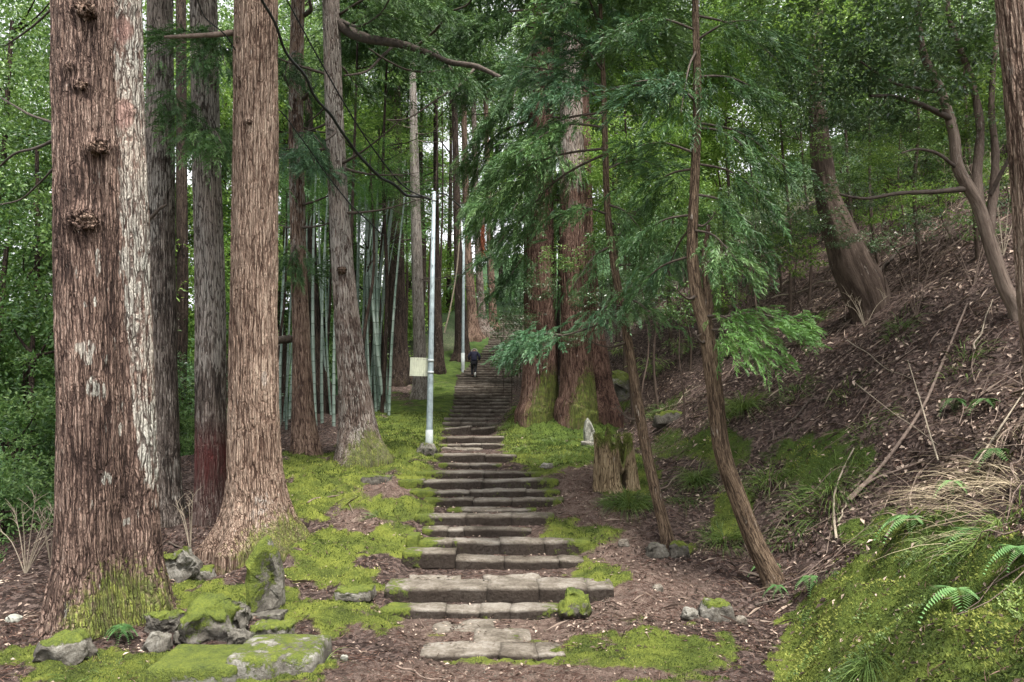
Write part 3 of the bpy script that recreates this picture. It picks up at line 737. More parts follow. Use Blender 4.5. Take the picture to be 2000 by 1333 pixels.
treeA, bA, rA = cedar(212, 1222, [(212, 1222, 184), (208, 1120, 172), (206, 1000, 164), (204, 800, 160), (197, 500, 160), (191, 200, 158), (188, 0, 156)],
    'thickest cedar at the left, brown bark fused with a pale lichened stem on its right', 'bark_A', seg=360, dz=.022, flare=.27, flare_h=1.0, ridge=.022, rid_w=.05,
    lobes=[(-.26, -.12, .74), (.64, .26, .41)], roots=5, moss_h=.8, moss=.85, lich=lichA, stain=stainA, seed=1, moss_side=(-.7, .62, .75),
    knots=[(165, 18, 34, .07), (140, 130, 13, .05), (158, 165, 17, .06), (193, 287, 26, .09), (165, 432, 36, .10), (238, 12, 26, .04), (255, 215, 14, .03)])
# B, C, D
treeB, bB, rB = cedar(318, 1022, [(318, 1022, 78), (316, 900, 66), (312, 600, 60), (312, 300, 56), (313, 0, 50)], 'straight grey cedar just right of the thickest left cedar', 'bark_grey', seg=160, dz=.05, flare=.22, flare_h=.8, ridge=.012, rid_w=.045, seed=2, moss_h=.8, moss=.4,
    lich=lambda px, py, fr, TH, S_: np.maximum(.30*sstep(620, 380, py), .28*ell(px, py, 330, 780, 12, 40)))
treeC, bC, rC = cedar(412, 1012, [(412, 1012, 62), (412, 900, 58), (411, 600, 57), (403, 300, 54), (397, 0, 54)], 'cedar with a dark red lower trunk, left of the tan flared cedar', 'bark_grey', seg=160, dz=.05, flare=.12, flare_h=.7, ridge=.012, rid_w=.045, seed=3, moss_h=.3, moss=.1,
    lich=lambda px, py, fr, TH, S_: .32*sstep(830, 620, py), stain=lambda px, py, fr, TH, S_: .55*sstep(810, 900, py)*sstep(1000, 900, py) + .3*sstep(760, 900, py))
M['stain_red'] = M['bark_grey']
def lichD(px, py, fr, TH, S_): return np.maximum(1.2*ell(px, py, 516, 740, 7, 16)*fr, .25*ell(px, py, 518, 1000, 40, 60))
treeD, bD, rD = cedar(505, 1068, [(503, 1068, 128), (502, 1010, 112), (500, 950, 104), (497, 860, 97), (496, 600, 90), (499, 300, 88), (501, 0, 87)],
    'broad tan cedar with flared mossy roots, left of centre', 'bark_tan', seg=300, dz=.026, flare=.55, flare_h=.8, ridge=.018, rid_w=.045, seed=4, roots=6, moss_h=.5, moss=.8, lich=lichD, moss_side=(-.5, .62, .75), knots=[(487, 238, 9, .04), (470, 155, 7, .04)])
# E, F
treeE, bE, rE = cedar(598, 888, [(598, 888, 52), (592, 800, 42), (588, 650, 34), (583, 500, 31), (578, 200, 29), (582, 0, 27)], 'slim reddish cedar between the tan flared cedar and the leaning lichened one', 'bark_brown', seg=96, dz=.07, flare=.25, flare_h=.9, ridge=.012, rid_w=.05, seed=5, moss_h=.6, moss=.45,
    lich=lambda px, py, fr, TH, S_: .32*sstep(620, 430, py))
treeF, bF, rF = cedar(708, 902, [(706, 902, 92), (700, 850, 76), (694, 780, 64), (675, 600, 48), (662, 400, 39), (652, 200, 37), (646, 0, 35)], 'lichened cedar leaning left whose roots glow with yellow moss', 'bark_lichen', seg=150, dz=.05, flare=.35, flare_h=.8, ridge=.014, rid_w=.05, seed=6, roots=4, moss_h=.7, moss=.7,
    moss_side=(-.9, .75, .9), lich=lambda px, py, fr, TH, S_: .25*sstep(640, 450, py))
# far group along the left of the upper stairs
far = [
 (780, 752, [(780, 752, 44), (779, 700, 38), (776, 600, 34), (773, 450, 32), (770, 250, 30)], 'dark brown cedar behind the sign board, beside the bamboo', 'bark_dark', .3),
 (818, 778, [(820, 778, 32), (820, 700, 25), (814, 500, 22), (809, 300, 18), (806, 130, 13)], 'slender pale grey cedar directly behind the sign board', 'bark_white', .3),
 (857, 728, [(858, 728, 24), (856, 650, 17), (853, 500, 12), (851, 300, 10), (851, 100, 8)], 'thin dark cedar just right of the steel pole', 'bark_dark', .3),
 (902, 705, [(903, 705, 34), (900, 620, 24), (895, 500, 17), (890, 300, 13), (886, 100, 11)], 'dark cedar standing directly behind the second pole', 'bark_dark', .4),
 (924, 662, [(925, 662, 30), (921, 600, 20), (912, 450, 14), (908, 300, 12), (905, 150, 10)], 'reddish cedar with spread roots above the walker', 'bark_brown', .6),
 (944, 652, [(946, 652, 24), (940, 600, 17), (932, 450, 12), (926, 250, 10)], 'pale rooted cedar right of the reddish one above the walker', 'bark_lichen', .7),
 (962, 643, [(963, 643, 20), (962, 600, 15), (956, 450, 12), (950, 250, 10)], 'last cedar before the top of the visible stairs', 'bark_brown', .5)]
FARS = []
for i, (px, py, pts, lab, mat, fl) in enumerate(far):
    FARS.append(cedar(px, py, pts, lab, mat, seg=48, dz=.12, flare=fl, flare_h=1.1, ridge=.012, rid_w=.07, seed=10+i, moss_h=.9, moss=.5, ext=4))
cedar(356, 715, [(356, 730, 24), (356, 600, 22), (355, 400, 22), (354, 100, 20)], 'dark bare trunk in the valley seen between the grey and the red footed cedar', 'bark_dark', d=22, seg=40, dz=.15, ridge=.01, seed=20, moss=.0, sunk=6)
cedar(625, 800, [(638, 812, 44), (622, 700, 24), (610, 520, 20), (605, 300, 16)], 'dark leaning trunk at the back of the bamboo', 'bark_dark', d=24, seg=40, dz=.12, ridge=.01, seed=21, moss=.0, sunk=3)
# twin cedars on the right of the stairs
tR1, bR1, rR1 = cedar(1052, 850, [(1050, 850, 74), (1053, 800, 72), (1055, 740, 68), (1055, 650, 64), (1053, 500, 61), (1055, 300, 54), (1060, 100, 46)], 'red barked cedar with mossy roots right of the stairs, left one of the pair', 'bark_red', d=20.3, seg=200, dz=.05, flare=.14, flare_h=1.0, ridge=.02, rid_w=.06, seed=30, roots=6, moss_h=1.3, moss=.95, moss_side=(-.8, .8, 1.3), sunk=1.4)
tR2, bR2, rR2 = cedar(1128, 845, [(1126, 845, 76), (1128, 790, 72), (1128, 740, 66), (1124, 650, 58), (1120, 500, 57), (1117, 300, 49), (1114, 80, 42)], 'taller red brown cedar right of the stairs beside the white pointed stone', 'bark_red', d=19.8, seg=200, dz=.05, flare=.14, flare_h=1.0, ridge=.02, rid_w=.06, seed=31, roots=6, moss_h=1.3, moss=.9, moss_side=(-.7, .9, 1.3), sunk=1.4,
    lich=lambda px, py, fr, TH, S_: .75*sstep(470, 250, py))
cedar(1168, 800, [(1168, 800, 66), (1162, 700, 52), (1153, 600, 40), (1146, 450, 28), (1142, 250, 22)], 'dark stem pressed behind the taller right hand cedar', 'bark_red', d=20.5, sunk=1.4, seg=64, dz=.08, flare=.5, flare_h=1.2, ridge=.015, seed=32, moss=.3)
# saplings
tS1, bS1, rS1 = cedar(1305, 1062, [(1305, 1062, 26), (1285, 980, 22), (1262, 880, 21), (1240, 750, 19), (1222, 640, 17), (1200, 520, 15), (1186, 400, 14), (1180, 200, 11), (1172, 0, 8)], 'thin young cedar bending left from the mossy capped stone', 'bark_sapling', name='young_cedar', seg=40, dz=.03, flare=.15, flare_h=.2, ridge=.004, rid_w=.02, seed=33, moss=.2, moss_h=.2, ext=1.5)
tS2, bS2, rS2 = cedar(1512, 1142, [(1512, 1142, 42), (1475, 1062, 36), (1440, 970, 34), (1410, 880, 33), (1395, 760, 32), (1380, 650, 29), (1362, 580, 26), (1352, 500, 22), (1355, 400, 20), (1362, 200, 17), (1358, 0, 14)], 'thicker young cedar curving up from the right hand bank, forked halfway', 'bark_sapling', name='young_cedar', seg=56, dz=.025, flare=.12, flare_h=.2, ridge=.007, rid_w=.03, seed=34, moss=.3, moss_h=.25, ext=1.5)
def sub_branch(e, base_loc, pts, d, mat='twig', name='branch', wob=.0, seed=0, seg=7, n=None, depth=None):
    rows = []
    for i, (px, py, wd) in enumerate(pts):
        dd = d if depth is None else d + depth*i/(len(pts)-1)
        q = W(px, py, dd); rows.append([q.x, q.y, q.z, wd/2/F*dd])
    v, f = tube_arrays(rows, n or len(pts)*6, seg, wob=.25, seed=seed)
    nrep = len(v)
    me = npmesh(name, v - np.array(base_loc), f, M[mat], attrs={'tint': np.full(nrep, .5), 'bark': v})
    return link(name, me, e)
sub_branch(tS2, bS2, [(1380, 645, 22), (1384, 600, 18), (1380, 560, 15), (1376, 500, 12), (1384, 440, 8)], bS2.y - .02, 'bark_sapling', seed=4)
# big leaning trunk, curved small tree, right edge trunk
def stainT(px, py, fr, TH, S_): return .0*px
tT, bT, rT = cedar(1690, 612, [(1702, 600, 72), (1686, 560, 84), (1662, 510, 80), (1636, 440, 62), (1616, 380, 46), (1604, 300, 40), (1597, 220, 34), (1592, 100, 26), (1598, 0, 20)], 'massive smooth barked tree leaning left out of the litter slope', 'bark_smooth', name='leaning_tree', seg=80, dz=.06, flare=.04, flare_h=.6, ridge=.01, rid_w=.10, seed=35, roots=4, wob=.14, moss=.35, moss_h=2.5, sunk=.8)
tU, bU, rU = cedar(1990, 615, [(1990, 618, 30), (1962, 560, 27), (1932, 470, 25), (1908, 395, 24), (1872, 330, 22), (1862, 260, 20), (1838, 180, 17), (1802, 100, 15), (1790, 0, 12)], 'smooth pale brown tree curving left near the right frame edge', 'bark_curved', name='curved_tree', seg=40, dz=.04, flare=.2, flare_h=.2, ridge=.002, seed=37, moss=.1)
for i, pts in enumerate([[(1910, 400, 24), (1908, 340, 20), (1914, 250, 16), (1895, 150, 13), (1855, 40, 10), (1850, -40, 8)], [(1930, 465, 22), (1940, 380, 18), (1944, 300, 15), (1936, 200, 12), (1945, 80, 10), (1960, -30, 8)],
                         [(1882, 370, 12), (1820, 375, 10), (1755, 378, 8), (1690, 388, 6), (1640, 380, 4)], [(1862, 235, 14), (1810, 210, 11), (1750, 190, 9), (1700, 188, 6)], [(1870, 330, 8), (1830, 300, 7), (1790, 292, 5), (1760, 300, 3)],
                         [(1935, 380, 10), (1960, 330, 8), (1990, 280, 7), (2030, 250, 5)], [(1840, 180, 8), (1800, 175, 7), (1740, 160, 5), (1680, 120, 4)]]):
    sub_branch(tU, bU, pts, bU.y, 'bark_curved' if i < 2 else 'twig', seed=i, depth=-.6 if i > 1 else .3)
tV, bV, rV = cedar(2064, 760, [(2064, 760, 100), (2045, 600, 96), (2030, 400, 92), (2012, 200, 90), (1992, 0, 90)], 'tan ridged cedar cut off by the right frame edge', 'bark_tan', d=8.2, seg=180, dz=.03, flare=.1, ridge=.02, rid_w=.06, seed=38, moss=.1, sunk=1.2)

# dead limbs and the long overhanging limb
for i, pts in enumerate([[(665, 48, 26), (700, 70, 22), (740, 80, 18), (780, 86, 16), (830, 102, 14), (880, 122, 12), (930, 130, 11), (978, 152, 9)], [(770, 88, 7), (745, 112, 6), (715, 140, 5), (672, 148, 4)],
                         [(880, 122, 6), (850, 140, 5), (800, 138, 4), (755, 118, 4), (720, 95, 3)], [(810, 95, 7), (850, 60, 6), (880, 25, 5), (915, 8, 4), (930, -30, 4)], [(640, 250, 7), (655, 258, 6), (635, 275, 4)],
                         [(665, 40, 8), (700, 52, 5), (740, 30, 4), (760, 0, 3)], [(930, 130, 6), (900, 165, 5), (860, 190, 4), (800, 230, 3), (755, 235, 2)]]):
    sub_branch(treeF, bF, pts, bF.y, 'twig', seed=i, depth=-2.0)
sub_branch(treeD, bD, [(458, 64, 14), (420, 68, 11), (370, 71, 9), (320, 73, 6)], bD.y, 'stick', depth=-.6)
sub_branch(treeE, bE, [(568, 662, 16), (552, 664, 16), (540, 665, 14)], bE.y, 'twig', depth=-.4)
for i, pts in enumerate([[(592, 195, 8), (605, 180, 6), (620, 165, 4)], [(594, 30, 10), (607, 20, 9), (604, 0, 6)], [(566, 170, 8), (555, 150, 7), (548, 140, 4)], [(592, 310, 6), (570, 308, 5), (548, 302, 4)]]):
    sub_branch(treeE, bE, pts, bE.y, 'twig', seed=i, depth=-.3)
sub_branch(treeB, bB, [(278, 438, 9), (295, 425, 8), (312, 408, 6), (326, 400, 4)], bB.y - .5, 'twig')
for i, pts in enumerate([[(104, 240, 6), (60, 225, 5), (25, 205, 4), (0, 190, 3)], [(104, 275, 8), (70, 290, 6), (30, 300, 5), (0, 325, 4)], [(104, 330, 5), (75, 360, 4), (40, 390, 3), (0, 400, 3)], [(104, 15, 5), (60, 55, 4), (10, 90, 3)]]):
    sub_branch(treeA, bA, pts, bA.y, 'twig', seed=i, depth=.8)
# dead side branches on the slim far cedars
def dead_branches(e, base, rows, n, z0, z1, L, seed):
    r_ = random.Random(seed)
    Rw = np.array(rows)
    for k in range(n):
        z = r_.uniform(z0, z1) + base.z
        x = np.interp(z, Rw[:, 2], Rw[:, 0]); y = np.interp(z, Rw[:, 2], Rw[:, 1]); rr = np.interp(z, Rw[:, 2], Rw[:, 3])
        a = r_.choice([0, math.pi]) + r_.uniform(-.9, .9); l = L*r_.uniform(.4, 1.1)
        v = Vector((math.cos(a), math.sin(a), r_.uniform(-.25, .3)))
        P = [[x, y, z, min(rr*.35, .035)], [x+v.x*l*.4, y+v.y*l*.4, z+v.z*l*.4-.06, min(rr*.25, .02)], [x+v.x*l*.8, y+v.y*l*.8, z+v.z*l*.8+.02, .009], [x+v.x*l, y+v.y*l, z+v.z*l+.12, .003]]
        A = Acc(); A.tube(P, 12, 5, wob=.3)
        for j in range(3):
            t = r_.uniform(.35, .9); q = np.array(P[0][:3])*(1-t)+np.array(P[3][:3])*t; w2 = np.array([v.x*.6+r_.uniform(-.5, .5), v.y+r_.uniform(-.6, .6), r_.uniform(-.5, .3)])*l*.4
            A.tube([[*q, .008], [*(q+w2*.5+[0, 0, -.04]), .005], [*(q+w2), .002]], 6, 4)
        V = np.concatenate(A.V) - np.array(base)
        link('branch', npmesh('branch', V, np.concatenate(A.F), M['twig'], attrs={'tint': np.concatenate(A.T)}), e)
for i, (e_, b_, r_) in enumerate(FARS): dead_branches(e_, b_, r_, 12, 3.5, 11, 2.4, i)
dead_branches(treeF, bF, rF, 8, 4.8, 8, 2.2, 50); dead_branches(treeE, bE, rE, 7, 4.5, 8, 1.6, 51); dead_branches(tR1, bR1, rR1, 8, 5, 10, 3., 52); dead_branches(tS1, bS1, rS1, 6, 1.6, 4.8, .6, 53); dead_branches(tS2, bS2, rS2, 5, 2.2, 4.8, .5, 54)

# gnarled knots as parts of the big cedar
def knot(e, base, px, py, rp, d, seed):
    r = rp/F*d
    Q, Fc, P = block(r*2, r*1.2, r*1.5, r*.6, seed, r*.55, (14, 8, 12), freq=2.2/r)
    Q = Q*(1 + .12*perlin(Q[:, 0]/r*6+seed, Q[:, 1]/r*6, Q[:, 2]/r*9)[:, None])
    q = W(px, py, d)
    me = npmesh('knot', Q, Fc, M['bark_brown'], attrs={'bark': Q, 'ridge': np.full(len(Q), .5), 'moss': np.zeros(len(Q)), 'lich': np.zeros(len(Q)), 'stain': np.zeros(len(Q))})
    o = link('knot', me, e, q - Vector(base)); o.rotation_euler = (0, 0, 0)
rad = rA[3][3]
for i, (px, py, rp) in enumerate([(165, 434, 20), (193, 290, 15), (160, 168, 9), (138, 130, 8), (168, 22, 17)]):
    knot(treeA, bA, px, py, rp, bA.y - rad*.78, i+3)
knot(treeF, bF, 668, 528, 8, bF.y - .26, 9); knot(treeD, bD, 487, 238, 5, bD.y - .34, 11)

# ------------------------------------------------------------------ foliage builders
def leaves(P, D, Nn, L, Wd, tint, fold=.18, curl=.0):
    """one folded four-vertex leaf per row"""
    D = D/np.maximum(np.linalg.norm(D, axis=1)[:, None], 1e-9)
    Sd = np.cross(D, Nn); Sd /= np.maximum(np.linalg.norm(Sd, axis=1)[:, None], 1e-9); Nn = np.cross(Sd, D)
    L = np.asarray(L)[:, None]; Wd = np.asarray(Wd)[:, None]
    a = P; b = P + D*L*.45 + Sd*Wd*.5 + Nn*Wd*fold; c = P + D*L - Nn*L*curl; e = P + D*L*.45 - Sd*Wd*.5 + Nn*Wd*fold
    V = np.stack([a, b, c, e], 1).reshape(-1, 3)
    i = np.arange(len(P))*4
    Fc = np.concatenate([np.stack([i, i+1, i+2], 1), np.stack([i, i+2, i+3], 1)])
    return V, Fc, np.repeat(tint, 4)
def rndv(n): v = rng.normal(size=(n, 3)); return v/np.linalg.norm(v, axis=1)[:, None]
def broad_crown(name, nclump, per, R, leafL=.11, leafW=.05, clr=.42, flat=.8, seed=0, sparse=False, up=.6):
    c = rndv(nclump)*(rng.uniform(.25, 1, nclump)**(.5))[:, None]*np.array([1, 1, flat])*R
    c *= (1 + .35*perlin(c[:, 0]/R*1.5+seed, c[:, 1]/R*1.5, c[:, 2]/R*1.5))[:, None]
    ct = rng.uniform(.2, .75, nclump); cs = clr*rng.uniform(.6, 1.4, nclump)
    n = nclump*per; k = np.repeat(np.arange(nclump), per)
    o = rndv(n)*(rng.uniform(.15, 1, n)**.6)[:, None]*cs[k][:, None]*np.array([1.15, 1.15, .6])
    P = c[k] + o
    D = o/np.maximum(cs[k][:, None], .01) + rndv(n)*.7 + c[k]/R*.4; D[:, 2] -= .25
    Nn = rndv(n)*.7 + np.array([0, 0, up])
    t = np.clip(ct[k] + rng.normal(0, .16, n), 0, 1)
    V, Fc, tn = leaves(P, D, Nn, leafL*rng.uniform(.6, 1.25, n), leafW*rng.uniform(.7, 1.2, n), t)
    return npmesh(name, V, Fc, M['broad'], smooth=False, attrs={'tint': tn})
def spray_template(nsh=26, length=.42, shoot=.12, wid=.008, seed=0, droop=.5):
    r = np.random.default_rng(seed); V, Fq, T = [], [], []; n = 0
    t = np.linspace(0, 1, nsh)
    ax = np.stack([t*length, 0*t, -droop*length*t*t], 1)
    for i in range(nsh):
        side = -1 if i % 2 else 1
        a = r.uniform(.45, .95); roll = r.uniform(-.7, .7)
        dv = np.array([math.cos(a), side*math.sin(a)*math.cos(roll), math.sin(a)*math.sin(roll) + .1]); Ls = shoot*(1.1-.55*t[i])*r.uniform(.7, 1.3)
        if i == nsh-1: dv = np.array([1, 0, -.4])
        sag = r.uniform(.05, .35)
        p0 = ax[i]; p1 = p0 + dv*Ls*.5 + np.array([.1, 0, .05])*Ls; p2 = p0 + dv*Ls*.92 + np.array([.3, 0, -sag])*Ls
        sd_ = np.cross(dv, r.normal(size=3)); sd_ /= np.linalg.norm(sd_)
        w0 = wid*r.uniform(.8, 1.2)
        V += [p0 - sd_*w0*.4, p0 + sd_*w0*.4, p1 - sd_*w0*.8, p1 + sd_*w0*.8, p2 - sd_*w0*.15, p2 + sd_*w0*.15]
        Fq += [[n, n+1, n+3, n+2], [n+2, n+3, n+5, n+4]]; n += 6
        tb = r.uniform(-.12, .12); T += [tb-.08]*2 + [tb]*2 + [tb+.12]*2
    return np.array(V), np.array(Fq), np.array(T)
TPL = [spray_template(nsh=30, length=.38, shoot=.10, wid=.0085, seed=s, droop=dr) for s, dr in ((1, .15), (2, .35), (3, .6), (4, .25), (5, .4))]
TPL_L = [spray_template(16, .6, .22, .02, seed=s, droop=.5) for s in (11, 12, 13)]
def place_tpl(tpls, P, D, sc, tint):
    """stamp templates: x axis along D, z roughly up"""
    D = D/np.linalg.norm(D, axis=1)[:, None]
    Y = np.cross(np.array([0, 0, 1.]), D) + rng.normal(0, .25, D.shape); Y -= (Y*D).sum(1)[:, None]*D; Y /= np.maximum(np.linalg.norm(Y, axis=1)[:, None], 1e-6)
    Z = np.cross(D, Y)
    which = rng.integers(0, len(tpls), len(P)); Vs, Fs, Ts, n = [], [], [], 0
    for w_, (v, f, t) in enumerate(tpls):
        i = np.where(which == w_)[0]
        if not len(i): continue
        q = P[i][:, None, :] + sc[i][:, None, None]*(v[None, :, 0:1]*D[i][:, None] + v[None, :, 1:2]*Y[i][:, None] + v[None, :, 2:3]*Z[i][:, None])
        Vs.append(q.reshape(-1, 3)); Fs.append((f[None] + (np.arange(len(i))*len(v))[:, None, None]).reshape(-1, 4) + n); n += len(i)*len(v)
        Ts.append((tint[i][:, None] + t[None]).ravel())
    return np.concatenate(Vs), np.concatenate(Fs), np.clip(np.concatenate(Ts), 0, 1)
def cedar_crown(name, R, H, nb, per, seed):
    """background cedar: whorls of drooping boughs on a vertical axis"""
    P, D, T = [], [], []
    for b in range(nb):
        z = rng.uniform(0, 1)**.9; a = rng.uniform(0, 2*np.pi); L = R*(1-.6*z)*rng.uniform(.6, 1.1)
        tb = rng.uniform(.2, .75)
        for j in range(per):
            s = rng.uniform(.15, 1)**.7
            rad_ = L*s; aa = a + rng.normal(0, .22)
            P.append([math.cos(aa)*rad_, math.sin(aa)*rad_, z*H - .5*s*s*L*.7 + .25*s*L + rng.normal(0, .12)])
            D.append([math.cos(aa + rng.normal(0, .7)), math.sin(aa + rng.normal(0, .7)), -.5 + rng.normal(0, .3)]); T.append(tb + rng.normal(0, .1))
    P, D, T = np.array(P), np.array(D), np.array(T)
    V, Fq, T = place_tpl(TPL_L, P, D, rng.uniform(.7, 1.3, len(P)), T)
    return npmesh(name, V, Fq, M['needle'], smooth=False, attrs={'tint': T})
CR = {'broad': [broad_crown('broad_crown', 90, 150, 2.6, .13, .06, .55, seed=s) for s in (1, 2, 3)],
      'loose': [broad_crown('loose_crown', 55, 80, 2.0, .12, .055, .45, seed=s+9) for s in (1, 2)],
      'near': [broad_crown('near_crown', 34, 24, 2.0, .27, .11, .5, seed=s+39, up=.9) for s in (1, 2, 3)],
      'conif': [cedar_crown('cedar_crown', 2.3, 5.0, 70, 16, s) for s in (1, 2)],
      'bamboo': [broad_crown('bamboo_crown', 60, 110, 1.9, .17, .022, .6, seed=s+20, up=.2) for s in (1, 2)]}
def tubes_tree(P0, P1, r0, n=8, nb=6, R=1.5, seed=0):
    """trunk + a few limbs from P0 to P1"""
    A = Acc(); P0, P1 = np.array(P0), np.array(P1)
    mids = [P0*(1-t)+P1*t + rng.normal(0, .12, 3)*[1, 1, 0]*np.sin(t*3.1) for t in (0, .3, .6, 1)]
    A.tube([[*m_, r0*(1-.65*t)] for m_, t in zip(mids, (0, .3, .6, 1))], 14, 8)
    for i in range(nb):
        t = rng.uniform(.55, 1); b = P0*(1-t)+P1*t; v = rndv(1)[0]*[1, 1, .5]; v[2] = abs(v[2])+.2
        A.tube([[*b, r0*.35], [*(b+v*R*.5), r0*.2], [*(b+v*R+[0, 0, R*.2]), r0*.06]], 6, 5)
    return A
_LM = [(-200, 'left frame edge'), (110, 'left of the thickest cedar'), (280, 'gap right of the thickest cedar'), (355, 'gap between the grey and red footed cedars'), (450, 'left side of the tan flared cedar'), (560, 'gap right of the tan flared cedar'), (620, 'gap left of the lichened cedar'), (700, 'right side of the lichened cedar'), (775, 'dark cedar by the bamboo'),
       (830, 'steel pole'), (885, 'thin grey pole'), (950, 'walker on the stairs'), (1050, 'left one of the twin red cedars'), (1125, 'taller one of the twin red cedars'), (1200, 'thin leaning sapling'), (1290, 'gap between the two saplings'), (1360, 'forked sapling'), (1450, 'right side of the forked sapling'), (1530, 'left flank of the leaning tree'), (1610, 'top of the leaning tree'),
       (1700, 'right flank of the leaning tree'), (1780, 'left side of the curved tree'), (1860, 'upper limbs of the curved tree'), (1940, 'right edge cedar')]
def auto_label(px, py, d, what):
    lm = min(_LM, key=lambda q: abs(q[0]-px))[1]
    lev = 'top of the picture' if py < 120 else 'upper part' if py < 300 else 'middle height' if py < 550 else 'low down'
    lm = lm.replace('left of the', 'left flank of the').replace('left side of', 'left of').replace('right side of', 'right of')
    return what + ' near ' + lm + ', ' + {'top of the picture': 'reaching the top', 'upper part': 'upper part', 'middle height': 'middle height', 'low down': 'low down'}[lev]
_TONE = {'broad': 'mid green', 'camellia': 'dark glossy', 'bright': 'bright green', 'needle': 'dark needled', 'bamboo_leaf': 'fine leaved green'}
def tree(px, py, d, sc, kind, leafm, label, group, cat='tree', name=None, r0=.12, trunkm='bark_dark', flat=1., zs=1.):
    label = auto_label(px, py, d, ('nearer ' if d < 22 else 'farther ') + _TONE[leafm] + (' tree' if cat == 'tree' else ' shrub'))
    c = W(px, py, d); g = gz(c.x, c.y)
    if c.z < g + .6*sc: c.z = g + .6*sc
    e = empty(name or {'near': 'evergreen_shrub', 'broad': 'broadleaf_tree', 'loose': 'broadleaf_tree', 'conif': 'background_cedar', 'bamboo': 'bamboo_clump'}[kind], (c.x, c.y, g), label, cat, group)
    me = random.choice(CR[kind])
    o = link('crown', me, e, (0, 0, c.z - g - (2.0*sc if kind == 'conif' else 0)))
    o.scale = (sc, sc, sc*zs); o.rotation_euler = (0, 0, random.uniform(0, 6.28))
    o.material_slots[0].link = 'OBJECT'; o.material_slots[0].material = M[leafm]
    A = tubes_tree((0, 0, -.3), (0, 0, c.z - g + (.5*sc)), r0*sc, R=1.5*sc)
    V = np.concatenate(A.V)
    tm = npmesh('trunk', V, np.concatenate(A.F), M[trunkm], attrs={'bark': V, 'ridge': np.full(len(V), .5), 'moss': V[:, 0]*0, 'lich': V[:, 0]*0, 'stain': V[:, 0]*0})
    link('trunk', tm, e)
    return e

# left valley wood
G1 = 'trees of the dense wood filling the left valley'
for (px, py, d, sc, mt) in [(20, 80, 20, 1.2, 'broad'), (70, 330, 18, 1.0, 'broad'), (10, 520, 17, 1.1, 'broad'), (60, 700, 16, 1.0, 'broad'), (15, 900, 14, .8, 'broad'), (70, 1000, 15, .8, 'broad'), (-60, 300, 22, 1.4, 'broad'), (110, 560, 24, 1.2, 'broad'),
                            (300, 190, 26, 1.0, 'bright'), (350, 350, 28, 1.3, 'broad'), (340, 600, 24, 1.1, 'bright'), (360, 800, 21, .9, 'camellia'), (290, 850, 22, 1.0, 'broad'), (440, 200, 30, 1.4, 'broad'), (450, 480, 28, 1.2, 'bright'), (350, 930, 19, .7, 'broad'),
                            (-80, 700, 19, 1.2, 'broad'), (-70, 20, 26, 1.3, 'broad'), (200, 560, 32, 1.4, 'broad'), (30, 240, 33, 1.1, 'bright'), (130, 760, 25, 1.2, 'broad'), (0, 1080, 12, .55, 'broad'), (90, 420, 30, 1.5, 'bright')]:
    tree(px, py, d, sc, 'broad', mt, 'dense broadleaf tree in the dark wood of the left valley', G1)
G2 = 'trees beyond the bamboo grove'
for (px, py, d, sc, kd, mt) in [(600, 350, 21, .5, 'bamboo', 'bamboo_leaf'), (722, 330, 23, .6, 'bamboo', 'bamboo_leaf'), (755, 380, 25, .6, 'bamboo', 'bamboo_leaf'), (690, 395, 23, .5, 'bamboo', 'bamboo_leaf'), (560, 390, 20, .45, 'bamboo', 'bamboo_leaf'), (640, 370, 24, .5, 'bamboo', 'bamboo_leaf'), (740, 270, 26, .7, 'bamboo', 'bright'), (560, 120, 30, 1.3, 'broad', 'broad'), (610, 300, 32, 1.4, 'broad', 'bright'), (560, 420, 28, 1.1, 'bamboo', 'bamboo_leaf'), (700, 170, 34, 1.5, 'broad', 'broad'), (720, 330, 36, 1.6, 'bamboo', 'bamboo_leaf'),
                                (770, 230, 38, 1.3, 'bamboo', 'bright'), (640, 460, 34, 1.5, 'bamboo', 'bamboo_leaf'), (720, 450, 33, 1.3, 'bamboo', 'bamboo_leaf'), (600, 560, 36, 1.6, 'bamboo', 'bamboo_leaf'), (740, 90, 40, 1.6, 'broad', 'broad'), (830, 60, 42, 1.6, 'broad', 'broad'),
                                (780, 420, 46, 1.6, 'bamboo', 'bamboo_leaf'), (560, 700, 34, 1.5, 'broad', 'broad'), (700, 640, 44, 1.8, 'broad', 'bright'), (800, 560, 50, 1.7, 'broad', 'bright'), (600, 30, 36, 1.6, 'broad', 'broad'), (850, 620, 54, 1.6, 'broad', 'bright'),
                                (520, 560, 30, 1.2, 'broad', 'broad'), (870, 580, 60, 1.6, 'loose', 'bright'), (880, 180, 50, 1.6, 'broad', 'broad'), (640, 230, 52, 2.2, 'broad', 'bright'), (760, 330, 56, 2.0, 'broad', 'bright'), (450, 60, 45, 2.0, 'broad', 'bright'), (560, 250, 45, 1.8, 'broad', 'bright'), (330, 430, 45, 1.8, 'broad', 'bright'), (820, 480, 62, 1.5, 'broad', 'bright'), (800, 300, 60, 1.4, 'broad', 'broad'), (960, 120, 60, 2.2, 'broad', 'broad'), (980, 350, 62, 1.8, 'broad', 'bright')]:
    tree(px, py, d, sc, kd, mt, 'green tree crown rising beyond the bamboo grove', G2)
G3 = 'cedars whose dark boughs hang over the upper stairs'
for (px, py, d, sc) in [(800, 120, 36, 1.0), (790, 60, 40, 1.1), (760, 40, 24, 1.0), (850, 60, 34, .9), (1080, 60, 34, 1.2), (1090, 250, 30, .9), (860, 100, 40, .9), (700, 10, 22, .9), (1090, 440, 30, .7), (1200, 120, 30, 1.0)]:
    tree(px, py, d, sc, 'conif', 'needle', 'dark needled cedar with drooping boughs over the upper stairs', G3, r0=.08)
